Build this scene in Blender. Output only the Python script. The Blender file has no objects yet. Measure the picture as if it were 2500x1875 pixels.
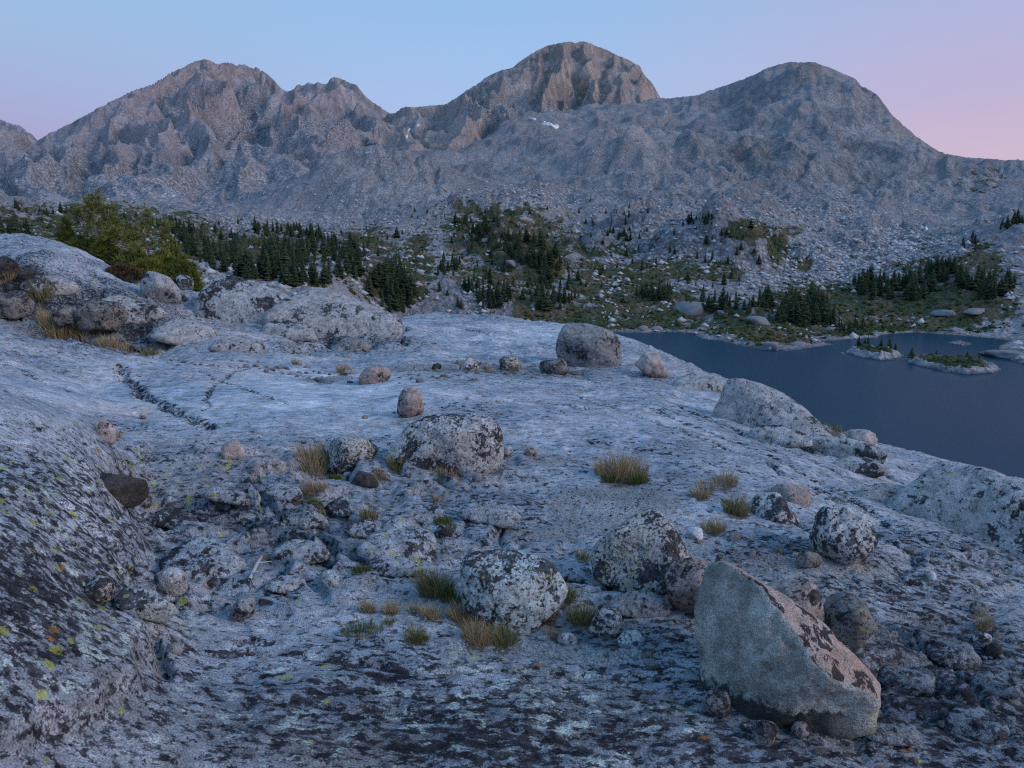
import bpy, math, random
import numpy as np
from mathutils import Vector, Matrix
R = math.radians
random.seed(7); np.random.seed(7)
S = bpy.context.scene
COL = S.collection
SMOKE = False

# ------------------------------------------------------------------ camera
FPX = 1962.0                       # focal length in photo pixels (2500 wide)
PITCH = math.atan((937.5 - 600.0) / FPX)
CAM = np.array([0.0, 0.0, 1.6])
cam_d = bpy.data.cameras.new('camera')
cam_d.sensor_width = 36.0
cam_d.lens = 36.0 * FPX / 2500.0
cam_d.clip_start = 0.05
cam_d.clip_end = 9000.0
cam = bpy.data.objects.new('camera', cam_d); COL.objects.link(cam)
cam.location = CAM
cam.rotation_euler = (math.pi / 2 - PITCH, 0, 0)
S.camera = cam

# ------------------------------------------------------------------ world (dusk sky)
W = bpy.data.worlds.new('World'); S.world = W; W.use_nodes = True
SUN_EL, SUN_AZ = 28.0, 112.0        # degrees; azimuth from +Y towards +X
def build_world():
    nt = W.node_tree; nt.nodes.clear()
    L = nt.links.new
    def nd(t, **k):
        n = nt.nodes.new(t)
        for a, v in k.items(): setattr(n, a, v)
        return n
    out = nd('ShaderNodeOutputWorld'); bg = nd('ShaderNodeBackground')
    tc = nd('ShaderNodeTexCoord'); sep = nd('ShaderNodeSeparateXYZ')
    L(tc.outputs['Generated'], sep.inputs[0])
    def ramp(stops):
        r = nd('ShaderNodeValToRGB'); e = r.color_ramp.elements
        while len(e) > 1: e.remove(e[-1])
        for i, (p, c) in enumerate(stops):
            el = e[0] if i == 0 else e.new(p)
            el.position = p
            el.color = tuple(((v / 255.0) ** 2.2) for v in c) + (1,)
        return r
    zl = nd('ShaderNodeMapRange'); zl.inputs[1].default_value = -0.1; zl.inputs[2].default_value = 0.9
    L(sep.outputs[2], zl.inputs[0])
    # position = (z + 0.1)
    left = ramp([(0.00, (140, 140, 180)), (0.15, (164, 154, 198)), (0.21, (164, 160, 203)), (0.26, (160, 172, 212)),
                 (0.32, (154, 182, 221)), (0.40, (149, 190, 227)), (0.62, (135, 186, 238)), (1.0, (122, 180, 242))])
    mid = ramp([(0.00, (150, 145, 180)), (0.13, (176, 172, 212)), (0.20, (176, 184, 224)), (0.27, (162, 188, 230)),
                (0.36, (148, 187, 229)), (0.44, (140, 184, 228)), (0.62, (132, 180, 236)), (1.0, (122, 180, 242))])
    right = ramp([(0.00, (180, 155, 172)), (0.14, (206, 182, 199)), (0.20, (200, 179, 203)), (0.26, (186, 175, 208)),
                  (0.34, (173, 178, 217)), (0.43, (158, 178, 221)), (0.62, (136, 178, 234)), (1.0, (122, 180, 242))])
    for r in (left, mid, right): L(zl.outputs[0], r.inputs[0])
    def mr(a, b):
        m = nd('ShaderNodeMapRange', interpolation_type='SMOOTHSTEP'); m.inputs[1].default_value = a; m.inputs[2].default_value = b
        L(sep.outputs[0], m.inputs[0]); return m
    m1 = nd('ShaderNodeMix', data_type='RGBA'); m2 = nd('ShaderNodeMix', data_type='RGBA')
    f1, f2 = mr(-0.55, -0.05), mr(0.0, 0.52)
    L(f1.outputs[0], m1.inputs[0]); L(left.outputs[0], m1.inputs[6]); L(mid.outputs[0], m1.inputs[7])
    L(f2.outputs[0], m2.inputs[0]); L(m1.outputs[2], m2.inputs[6]); L(right.outputs[0], m2.inputs[7])
    sky = nd('ShaderNodeTexSky', sky_type='NISHITA'); sky.sun_disc = False
    sky.sun_elevation = R(4.0); sky.sun_rotation = R(SUN_AZ); sky.altitude = 3000
    sc = nd('ShaderNodeMix', data_type='RGBA', blend_type='MULTIPLY'); sc.inputs[0].default_value = 1
    L(sky.outputs[0], sc.inputs[6]); sc.inputs[7].default_value = (0.1, 0.1, 0.1, 1)
    m3 = nd('ShaderNodeMix', data_type='RGBA'); m3.inputs[0].default_value = 0.06
    L(m2.outputs[2], m3.inputs[6]); L(sc.outputs[2], m3.inputs[7])
    L(m3.outputs[2], bg.inputs[0]); bg.inputs[1].default_value = 1.0
    L(bg.outputs[0], out.inputs[0])
build_world()

sun_d = bpy.data.lights.new('sun', 'SUN'); sun_d.energy = 1.35; sun_d.angle = R(24); sun_d.color = (1.0, 0.89, 0.85)
sun = bpy.data.objects.new('sun', sun_d); COL.objects.link(sun)
_d = Vector((math.sin(R(SUN_AZ)) * math.cos(R(SUN_EL)), math.cos(R(SUN_AZ)) * math.cos(R(SUN_EL)), math.sin(R(SUN_EL))))
sun.rotation_euler = _d.to_track_quat('Z', 'Y').to_euler()
sun.location = (30, -30, 40)

S.view_settings.view_transform = 'Standard'; S.view_settings.look = 'None'
S.view_settings.exposure = 0.12; S.view_settings.gamma = 1.0; S.view_settings.use_curve_mapping = False
S.render.engine = 'CYCLES'
cy = S.cycles
cy.max_bounces = 4; cy.diffuse_bounces = 1; cy.glossy_bounces = 2; cy.transmission_bounces = 1
cy.caustics_reflective = False; cy.caustics_refractive = False
cy.use_denoising = False; cy.pixel_filter_type = 'BLACKMAN_HARRIS'; cy.filter_width = 1.2

# ------------------------------------------------------------------ helpers: projection, noise, splines
SP, CP = math.sin(PITCH), math.cos(PITCH)
def UT(px, py):
    xc = (np.asarray(px, float) - 1250.0) / FPX; yc = -(np.asarray(py, float) - 937.5) / FPX
    dy = CP + yc * SP
    return xc / dy, (-SP + yc * CP) / dy
def P(px, py, Y):
    u, t = UT(px, py)
    return np.array([u * Y, Y, CAM[2] + t * Y])
def pix(x, y, z):
    dx, dy, dz = x, y, z - CAM[2]
    f = dy * CP - dz * SP; v = dy * SP + dz * CP
    return 1250.0 + FPX * dx / f, 937.5 - FPX * v / f

_perm = {}
def _pt(seed):
    if seed not in _perm:
        p = np.random.RandomState(seed + 11).permutation(256); _perm[seed] = np.concatenate([p, p, p])
    return _perm[seed]
_G = np.array([(math.cos(a), math.sin(a)) for a in np.arange(32) * (2 * math.pi / 32)])
def perlin(x, y, seed=0):
    x = np.asarray(x, float); y = np.asarray(y, float)
    p = _pt(seed); xi = np.floor(x); yi = np.floor(y); fx = x - xi; fy = y - yi
    xi = xi.astype(np.int64) & 255; yi = yi.astype(np.int64) & 255
    u = fx * fx * fx * (fx * (fx * 6 - 15) + 10); v = fy * fy * fy * (fy * (fy * 6 - 15) + 10)
    def g(ix, iy, dx, dy):
        h = p[p[ix & 255] + (iy & 255)] & 31
        return _G[h, 0] * dx + _G[h, 1] * dy
    a = g(xi, yi, fx, fy); b = g(xi + 1, yi, fx - 1, fy); c = g(xi, yi + 1, fx, fy - 1); d = g(xi + 1, yi + 1, fx - 1, fy - 1)
    return ((a + (b - a) * u) + ((c + (d - c) * u) - (a + (b - a) * u)) * v) * 1.5
_G3 = np.random.RandomState(5).normal(size=(64, 3)); _G3 /= np.linalg.norm(_G3, axis=1)[:, None]
def perlin3(x, y, z, seed=0):
    p = _pt(seed); X = [np.asarray(q, float) for q in (x, y, z)]
    I = [np.floor(q) for q in X]; F = [q - i for q, i in zip(X, I)]; I = [i.astype(np.int64) & 255 for i in I]
    w = [f * f * f * (f * (f * 6 - 15) + 10) for f in F]
    out = 0
    for a in (0, 1):
        for b in (0, 1):
            for c in (0, 1):
                h = p[p[p[(I[0] + a) & 255] + ((I[1] + b) & 255)] + ((I[2] + c) & 255)] & 63
                d = _G3[h, 0] * (F[0] - a) + _G3[h, 1] * (F[1] - b) + _G3[h, 2] * (F[2] - c)
                out = out + d * (w[0] if a else 1 - w[0]) * (w[1] if b else 1 - w[1]) * (w[2] if c else 1 - w[2])
    return out * 1.5
def fbm(x, y, o=4, gain=0.5, seed=0, lac=2.03):
    s = 0; a = 1.0; f = 1.0
    for i in range(o):
        s = s + a * perlin(x * f + 7.3 * i, y * f - 3.1 * i, seed + i); a *= gain; f *= lac
    return s
def ridged(x, y, o=4, gain=0.5, seed=0, lac=2.07):
    s = 0; a = 1.0; f = 1.0
    for i in range(o):
        n = 1 - np.abs(perlin(x * f + 5.1 * i, y * f + 9.7 * i, seed + i)) * 1.6
        s = s + a * n * np.abs(n); a *= gain; f *= lac
    return s
def worley(x, y, seed=0):
    """per point: F1, F2-F1, and a blocky height from randomly tilted cells"""
    p = _pt(seed); q = _pt(seed + 1); xi = np.floor(x).astype(np.int64); yi = np.floor(y).astype(np.int64)
    f1 = np.full(x.shape, 9.0); f2 = np.full(x.shape, 9.0); hh = np.zeros(x.shape)
    for a in (-1, 0, 1):
        for b in (-1, 0, 1):
            i = (xi + a) & 255; j = (yi + b) & 255
            h1 = p[p[i] + j]; h2 = q[q[i] + j]; h3 = p[q[j] + i]; h4 = q[p[j] + i]
            dx = x - (xi + a + h1 / 255.0); dy = y - (yi + b + h2 / 255.0); d = dx * dx + dy * dy
            m = d < f1; f2 = np.where(m, f1, np.minimum(f2, d))
            hh = np.where(m, (h3 / 255.0 - .5) + dx * (h4 / 255.0 - .5) * 1.6 + dy * (h1 / 255.0 - .5) * 1.6, hh)
            f1 = np.where(m, d, f1)
    return np.sqrt(f1), np.sqrt(f2) - np.sqrt(f1), hh
def sstep(a, b, x):
    t = np.clip((x - a) / (b - a), 0, 1); return t * t * (3 - 2 * t)

class TPS:
    def __init__(s, pts, vals, lam=1e-4):
        s.p = np.asarray(pts, float); n = len(s.p)
        A = np.zeros((n + 3, n + 3)); A[:n, :n] = s.k(s.p, s.p) + lam * np.eye(n)
        A[:n, n] = 1; A[:n, n + 1:] = s.p; A[n, :n] = 1; A[n + 1:, :n] = s.p.T
        s.w = np.linalg.solve(A, np.concatenate([vals, [0, 0, 0]]))
    @staticmethod
    def k(a, b):
        d2 = ((a[:, None, :] - b[None]) ** 2).sum(-1); return 0.5 * d2 * np.log(d2 + 1e-12)
    def __call__(s, q):
        q = np.asarray(q, float); n = len(s.p)
        return s.k(q, s.p) @ s.w[:n] + s.w[n] + q @ s.w[n + 1:]
def cubw(nf, nc):
    M = np.zeros((nf, nc)); t = np.linspace(0, nc - 1, nf)
    i = np.clip(np.floor(t).astype(int), 0, nc - 2); f = t - i
    ws = [-.5 * f + f ** 2 - .5 * f ** 3, 1 - 2.5 * f ** 2 + 1.5 * f ** 3, .5 * f + 2 * f ** 2 - 1.5 * f ** 3, -.5 * f ** 2 + .5 * f ** 3]
    for k in range(4): np.add.at(M, (np.arange(nf), np.clip(i + k - 1, 0, nc - 1)), ws[k])
    return M
def polydist(x, y, poly):
    """distance to closed polygon outline, and inside mask"""
    d = np.full(x.shape, 1e18); ins = np.zeros(x.shape, bool); n = len(poly)
    for i in range(n):
        ax, ay = poly[i]; bx, by = poly[(i + 1) % n]
        ex, ey = bx - ax, by - ay; L2 = ex * ex + ey * ey + 1e-12
        t = np.clip(((x - ax) * ex + (y - ay) * ey) / L2, 0, 1)
        d = np.minimum(d, (x - ax - t * ex) ** 2 + (y - ay - t * ey) ** 2)
        c = ((ay > y) != (by > y)) & (x < (bx - ax) * (y - ay) / (by - ay + 1e-12) + ax); ins ^= c
    return np.sqrt(d), ins
def linedist(x, y, pts):
    """distance to an open polyline and signed side"""
    d = np.full(x.shape, 1e18); sd = np.zeros(x.shape)
    for i in range(len(pts) - 1):
        ax, ay = pts[i]; bx, by = pts[i + 1]; ex, ey = bx - ax, by - ay; L = math.hypot(ex, ey)
        t = np.clip(((x - ax) * ex + (y - ay) * ey) / (L * L), 0, 1)
        dd = (x - ax - t * ex) ** 2 + (y - ay - t * ey) ** 2
        s = ((x - ax) * ey - (y - ay) * ex) / L
        m = dd < d; d = np.where(m, dd, d); sd = np.where(m, s, sd)
    return np.sqrt(d), sd

# ------------------------------------------------------------------ helpers: meshes and objects
def mesh_arrays(name, V, F, smooth=True, attrs=None):
    V = np.ascontiguousarray(V, np.float32); F = np.ascontiguousarray(F, np.int32)
    me = bpy.data.meshes.new(name); k = F.shape[1]
    me.vertices.add(len(V)); me.vertices.foreach_set('co', V.ravel())
    me.loops.add(F.size); me.loops.foreach_set('vertex_index', F.ravel())
    me.polygons.add(len(F)); me.polygons.foreach_set('loop_start', np.arange(0, F.size, k, dtype=np.int32))
    me.polygons.foreach_set('loop_total', np.full(len(F), k, np.int32))
    if smooth: me.polygons.foreach_set('use_smooth', np.ones(len(F), bool))
    for a, v in (attrs or {}).items():
        at = me.attributes.new(a, 'FLOAT', 'POINT'); at.data.foreach_set('value', np.ascontiguousarray(v, np.float32).ravel())
    me.update(calc_edges=True); me.validate()
    return me
def grid_faces(nr, nc):
    i = np.arange(nr - 1)[:, None] * nc + np.arange(nc - 1)[None]
    return np.stack([i, i + 1, i + nc + 1, i + nc], -1).reshape(-1, 4)
def obj(name, me, mat=None, parent=None, label=None, cat=None, group=None, kind=None, loc=None):
    o = bpy.data.objects.new(name, me); COL.objects.link(o)
    if mat is not None and me is not None and not me.materials: me.materials.append(mat)
    if parent is not None: o.parent = parent
    if label: o['label'] = label
    if cat: o['category'] = cat
    if group: o['group'] = group
    if kind: o['kind'] = kind
    if loc is not None: o.location = loc
    return o
class MB:                                # collects raw triangles / quads
    def __init__(s): s.V = []; s.F = []; s.n = 0
    def add(s, V, F):
        V = np.asarray(V, float); s.V.append(V); s.F.append(np.asarray(F, int) + s.n); s.n += len(V)
    def mesh(s, name, smooth=False): return mesh_arrays(name, np.concatenate(s.V), np.concatenate(s.F), smooth)
def tube_tris(pts, rad, sides=5):
    pts = np.asarray(pts, float); n = len(pts); V = []; F = []
    for i in range(n):
        d = pts[min(i + 1, n - 1)] - pts[max(i - 1, 0)]; d = d / (np.linalg.norm(d) + 1e-9)
        a = np.cross(d, (0.31, 0.9, 0.2)); a /= np.linalg.norm(a) + 1e-9; b = np.cross(d, a)
        for k in range(sides):
            t = 2 * math.pi * k / sides; V.append(pts[i] + rad[i] * (math.cos(t) * a + math.sin(t) * b))
    for i in range(n - 1):
        for k in range(sides):
            q = i * sides + k; r = i * sides + (k + 1) % sides
            F += [(q, r, r + sides), (q, r + sides, q + sides)]
    return np.array(V), np.array(F)

# ------------------------------------------------------------------ materials
class NT:
    def __init__(s, name):
        s.m = bpy.data.materials.new(name); s.m.use_nodes = True; s.t = s.m.node_tree; s.t.nodes.clear()
        s.L = s.t.links.new
        s.out = s.n('ShaderNodeOutputMaterial'); s.b = s.n('ShaderNodeBsdfPrincipled'); s.L(s.b.outputs[0], s.out.inputs[0])
        s.b.inputs['Specular IOR Level'].default_value = 0.04
    def n(s, t, **k):
        x = s.t.nodes.new(t)
        for a, v in k.items(): setattr(x, a, v)
        return x
    def put(s, sock, v):
        if isinstance(v, (int, float)): sock.default_value = v
        elif isinstance(v, (tuple, list)): sock.default_value = tuple(v) + (1,) if len(v) == 3 and sock.type == 'RGBA' else tuple(v)
        else: s.L(v, sock)
    def noise(s, co, scale, detail=4, rough=0.55, dist=0.0):
        x = s.n('ShaderNodeTexNoise'); s.put(x.inputs['Vector'], co); s.put(x.inputs['Scale'], scale)
        x.inputs['Detail'].default_value = detail; x.inputs['Roughness'].default_value = rough; x.inputs['Distortion'].default_value = dist
        return x.outputs['Fac']
    def vor(s, co, scale, feature='F1', rand=1.0):
        x = s.n('ShaderNodeTexVoronoi', feature=feature); s.put(x.inputs['Vector'], co); s.put(x.inputs['Scale'], scale)
        if 'Randomness' in x.inputs: x.inputs['Randomness'].default_value = rand
        return x
    def math(s, op, a, b=0.0, c=0.0, clamp=False):
        x = s.n('ShaderNodeMath', operation=op, use_clamp=clamp); s.put(x.inputs[0], a); s.put(x.inputs[1], b); s.put(x.inputs[2], c); return x.outputs[0]
    def step(s, v, a, b, smooth=True):
        x = s.n('ShaderNodeMapRange'); x.interpolation_type = 'SMOOTHSTEP' if smooth else 'LINEAR'
        s.put(x.inputs[0], v); s.put(x.inputs[1], a); s.put(x.inputs[2], b); return x.outputs[0]
    def rng(s, v, a, b, c, d):
        x = s.n('ShaderNodeMapRange'); s.put(x.inputs[0], v); s.put(x.inputs[1], a); s.put(x.inputs[2], b); s.put(x.inputs[3], c); s.put(x.inputs[4], d); return x.outputs[0]
    def mix(s, f, a, b, bt='MIX'):
        x = s.n('ShaderNodeMix', data_type='RGBA', blend_type=bt); s.put(x.inputs[0], f); s.put(x.inputs[6], a); s.put(x.inputs[7], b); return x.outputs[2]
    def scalec(s, c, f):
        x = s.n('ShaderNodeVectorMath', operation='SCALE'); s.put(x.inputs[0], c); s.put(x.inputs['Scale'], f); return x.outputs[0]
    def mapping(s, co, loc=(0, 0, 0), rot=(0, 0, 0), sc=(1, 1, 1)):
        x = s.n('ShaderNodeMapping'); s.put(x.inputs[0], co); x.inputs[1].default_value = loc; x.inputs[2].default_value = rot; x.inputs[3].default_value = sc; return x.outputs[0]
    def attr(s, name): return s.n('ShaderNodeAttribute', attribute_name=name).outputs['Fac']
    def bump(s, h, strength=0.5, dist=0.01, normal=None):
        x = s.n('ShaderNodeBump'); s.put(x.inputs['Height'], h); s.put(x.inputs['Strength'], strength); s.put(x.inputs['Distance'], dist)
        if normal is not None: s.L(normal, x.inputs['Normal'])
        return x.outputs[0]

def rock_mat(name, base=(0.36, 0.36, 0.37), base2=(0.40, 0.36, 0.34), dark=0.5, pale=0.4, yellow=0.15, orange=0.0, scale=1.0,
             attrs=False, streak=None, darkcol=(0.016, 0.015, 0.019), palecol=(0.40, 0.44, 0.40), bump=1.0, grain=0.35):
    """lichen-spotted granite. dark / pale / yellow are coverages 0..1 (or vertex attributes on the ground)."""
    t = NT(name)
    co = t.n('ShaderNodeTexCoord').outputs['Object']
    if not attrs:
        inf = t.n('ShaderNodeObjectInfo').outputs['Random']
        va = t.n('ShaderNodeVectorMath', operation='ADD'); t.L(co, va.inputs[0])
        cb = t.n('ShaderNodeCombineXYZ'); t.L(t.math('MULTIPLY', inf, 53.0), cb.inputs[0]); t.L(t.math('MULTIPLY', inf, 91.0), cb.inputs[1])
        t.L(cb.outputs[0], va.inputs[1]); co = va.outputs[0]
    cs = t.mapping(co, rot=streak[0], sc=streak[1]) if streak else co
    big = t.noise(co, (1.1 if attrs else 2.6) * scale, 3, 0.6)
    mott = t.noise(cs, 13 * scale, 6, 0.75)
    fine = t.noise(co, 150 * scale, 1, 0.6)
    if attrs:
        A_d, A_p, A_y, A_k, A_g, A_c = (t.attr(n) for n in ('dark', 'pale', 'yellow', 'pink', 'grit', 'clean'))
    else:
        A_d, A_p, A_y, A_k, A_g, A_c = dark, pale, yellow, None, None, None
    c = t.mix(t.step(big, 0.38, 0.66), base, base2)
    if attrs: c = t.mix(t.math('MULTIPLY', A_k, t.step(big, 0.3, 0.6)), c, (0.46, 0.37, 0.35))
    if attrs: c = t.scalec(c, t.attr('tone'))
    # pale crust
    pn = t.noise(cs, 15 * scale, 5, 0.66)
    pm = t.step(pn, t.math('SUBTRACT', 0.78, t.math('MULTIPLY', A_p, 0.40)), t.math('SUBTRACT', 0.83, t.math('MULTIPLY', A_p, 0.40)))
    c = t.mix(t.math('MULTIPLY', pm, 0.8), c, palecol)
    # mottling and crystal grain
    # black lichen, two sizes
    dn = t.noise(cs, (21 if attrs else 15) * scale, 6, 0.72, 0.4)
    dn2 = t.noise(cs, 34 * scale, 4, 0.66)
    thr = t.math('SUBTRACT', t.math('ADD', 0.735, t.math('MULTIPLY', t.math('SUBTRACT', big, 0.5), 0.35 if attrs else 1.1)), t.math('MULTIPLY', A_d, 0.34))
    dm = t.step(t.math('ADD', dn, t.math('MULTIPLY', t.math('SUBTRACT', dn2, 0.5), 0.35)), thr, t.math('ADD', thr, 0.065 if attrs else 0.05))
    c = t.mix(t.math('MULTIPLY', dm, 0.92 if attrs else 0.9), c, t.mix(t.step(mott, 0.42, 0.6), darkcol, (0.055, 0.048, 0.055)))
    # fine dark freckles
    fm = t.step(dn2, t.math('SUBTRACT', 0.66, t.math('MULTIPLY', A_d, 0.20)), t.math('SUBTRACT', 0.72, t.math('MULTIPLY', A_d, 0.20)))
    c = t.mix(t.math('MULTIPLY', fm, 0.75), c, (0.035, 0.032, 0.036))
    c = t.scalec(c, t.rng(mott, 0.30, 0.70, 0.40, 1.52))
    c = t.scalec(c, t.rng(fine, 0.3, 0.7, 1 - grain, 1 + grain))
    if yellow or attrs:
        vo = t.vor(t.mapping(co, loc=(3.1, 7.7, 1.3)), 15 * scale)
        e = t.math('ADD', vo.outputs['Distance'], t.math('MULTIPLY', t.math('SUBTRACT', pn, 0.5), 1.1))
        sel = t.n('ShaderNodeSeparateColor'); t.L(vo.outputs['Color'], sel.inputs[0])
        ym = t.math('MULTIPLY', t.step(e, 0.30, 0.24), t.math('LESS_THAN', sel.outputs[0], t.math('MULTIPLY', A_y, 0.34)))
        ym = t.math('MULTIPLY', ym, t.step(mott, 0.36, 0.50))
        c = t.mix(t.math('MULTIPLY', ym, 0.66), c, t.scalec((0.34, 0.345, 0.065), t.rng(fine, 0.3, 0.7, 0.7, 1.3)))
    if orange:
        vo2 = t.vor(t.mapping(cs, loc=(13.1, 2.7, 5.3)), 15.0 * scale)
        e2 = t.math('ADD', vo2.outputs['Distance'], t.math('MULTIPLY', t.math('SUBTRACT', dn2, 0.5), 0.9))
        sel2 = t.n('ShaderNodeSeparateColor'); t.L(vo2.outputs['Color'], sel2.inputs[0])
        om = t.math('MULTIPLY', t.step(e2, 0.26, 0.18), t.math('LESS_THAN', sel2.outputs[0], orange))
        c = t.mix(t.math('MULTIPLY', om, 0.75), c, (0.30, 0.13, 0.035))
    if attrs:   # gravel pockets
        gv = t.vor(co, 120 * scale)
        gs = t.n('ShaderNodeSeparateColor'); t.L(gv.outputs['Color'], gs.inputs[0])
        gc = t.mix(gs.outputs[0], (0.20, 0.20, 0.205), (0.48, 0.47, 0.47))
        gc = t.scalec(gc, t.rng(gv.outputs['Distance'], 0.1, 0.7, 1.1, 0.6))
        gm = t.step(t.math('ADD', A_g, t.math('MULTIPLY', t.math('SUBTRACT', mott, 0.5), 0.9)), 0.42, 0.58)
        c = t.mix(gm, c, gc)
    if attrs:
        bb = t.noise(cs, 2.6, 3, 0.6)
        c = t.scalec(c, t.math('MULTIPLY', t.rng(big, 0.3, 0.7, 0.78, 1.22), t.rng(bb, 0.3, 0.7, 0.8, 1.2)))
        sm = t.step(t.math('ADD', t.attr('soil'), t.math('MULTIPLY', t.math('SUBTRACT', dn2, 0.5), 1.2)), 0.40, 0.62)
        c = t.mix(t.math('MULTIPLY', sm, 0.85), c, t.scalec(t.mix(fine, (0.05, 0.04, 0.03), (0.14, 0.105, 0.07)), t.rng(mott, .3, .7, .6, 1.4)))
    t.put(t.b.inputs['Base Color'], c)
    t.b.inputs['Roughness'].default_value = 0.88
    h = t.math('ADD', t.math('MULTIPLY', mott, 1.0), t.math('MULTIPLY', fine, 0.22))
    t.put(t.b.inputs['Normal'], t.bump(h, 0.75 * bump, 0.03 / scale))
    return t.m

# ================================================================== STRUCTURE: foreground granite
FG_PTS = """
-250 1875 1.75;0 1875 2.02;230 1875 2.2;450 1875 2.33;700 1875 2.4;1000 1875 2.45;1300 1875 2.5;1800 1875 2.55;2100 1875 2.6;2500 1875 2.7;2800 1875 2.75
-250 1500 2.3;-250 1200 3.0;-250 1000 4.0;-250 880 5.0
0 1700 2.22;0 1500 2.55;0 1300 3.0;0 1150 3.5;0 1030 4.15;0 945 4.9
120 1600 2.5;120 1400 2.95;120 1200 3.6;120 1080 4.2;120 995 4.9
230 1700 2.45;230 1500 2.95;230 1300 3.55;230 1150 4.3;230 1045 5.0
300 1600 2.75;300 1400 3.4;300 1250 4.1;290 1110 5.2
450 1650 2.85;450 1550 3.2;450 1450 3.6;450 1300 4.4;450 1200 5.1;450 1100 6.2;450 1000 7.7;450 930 9.2;450 885 11
350 1330 4.1;350 1230 4.8;350 1150 5.6
0 915 8.0;0 870 9.2;0 814 10.6
120 960 7.4;120 900 9.2;120 828 10.9
230 1010 7.2;230 930 9.3;230 848 11.2;340 940 9.1;340 878 11.2
0 700 14.2;0 650 15.5;0 583 17.0;150 760 13.6;150 700 14.6;150 640 15.8;150 600 17.2
230 790 13.6;230 730 15.0;230 640 17.2
300 840 12.8;320 790 14;320 730 15.5;320 690 17
450 845 12.8;450 790 14.5;450 740 16.2;460 715 17.5
580 860 12.2;580 800 14.8;580 760 16.5;580 720 19
700 1650 2.95;700 1500 3.5;700 1400 3.95;700 1300 4.5;700 1200 5.2;700 1100 6.2;700 1000 7.7;700 950 8.8;700 905 10.4;700 870 12;700 830 14.2;700 790 16.2;700 760 18
850 930 9.8;850 880 12;850 830 14.8;850 800 17
1000 1650 3;1000 1500 3.5;1000 1400 4;1000 1300 4.6;1000 1200 5.4;1000 1100 6.4;1000 1000 7.8;1000 950 8.9;1000 900 10.8;1000 860 13;1000 820 16;1000 788 19;1000 775 21
1150 830 16;1150 790 19.5;1150 771 22
1300 1650 3.05;1300 1500 3.6;1300 1400 4.1;1300 1300 4.7;1300 1200 5.5;1300 1100 6.5;1300 1000 8;1300 950 9.3;1300 910 11.2;1300 880 13;1300 840 16;1300 805 19.5;1300 783 22
1550 1500 3.6;1550 1300 4.75;1550 1100 6.6;1550 1000 8.2;1550 950 9.8;1550 920 11.4;1550 880 14;1550 850 16.5;1550 831 18.5
1680 960 10.3;1680 920 13;1680 888 16
1800 1650 3.1;1800 1500 3.6;1800 1300 4.8;1800 1200 5.6;1800 1100 6.9;1800 1050 8;1800 1000 9.8;1800 960 12;1800 938 14
1950 1100 7.6;1950 1050 9.6;1950 1020 12
2100 1650 3.2;2100 1500 3.75;2100 1300 5.05;2100 1200 6.3;2100 1130 8;2100 1090 10;2100 1072 11.5
2300 1650 3.3;2300 1500 3.9;2300 1300 5.4;2300 1220 6.9;2300 1160 9;2300 1125 11.3
2500 1650 3.4;2500 1500 4.05;2500 1380 5.1;2500 1290 6.5;2500 1220 8.6;2500 1178 11
2800 1650 3.5;2800 1500 4.2;2800 1400 5.4;2800 1330 7.2;2800 1290 9.5
"""
FG_CREST = [(-250, 560, 17), (0, 583, 17), (150, 600, 17.2), (230, 640, 17.2), (320, 690, 17), (460, 715, 17.5), (580, 720, 19), (700, 757, 18.5), (850, 797, 17.5),
            (1000, 775, 21), (1150, 771, 22), (1300, 783, 22), (1430, 805, 20), (1550, 831, 18.5), (1680, 888, 16), (1800, 938, 14), (1950, 1020, 12),
            (2100, 1072, 11.5), (2300, 1125, 11.3), (2500, 1178, 11), (2800, 1290, 9.5)]
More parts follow.
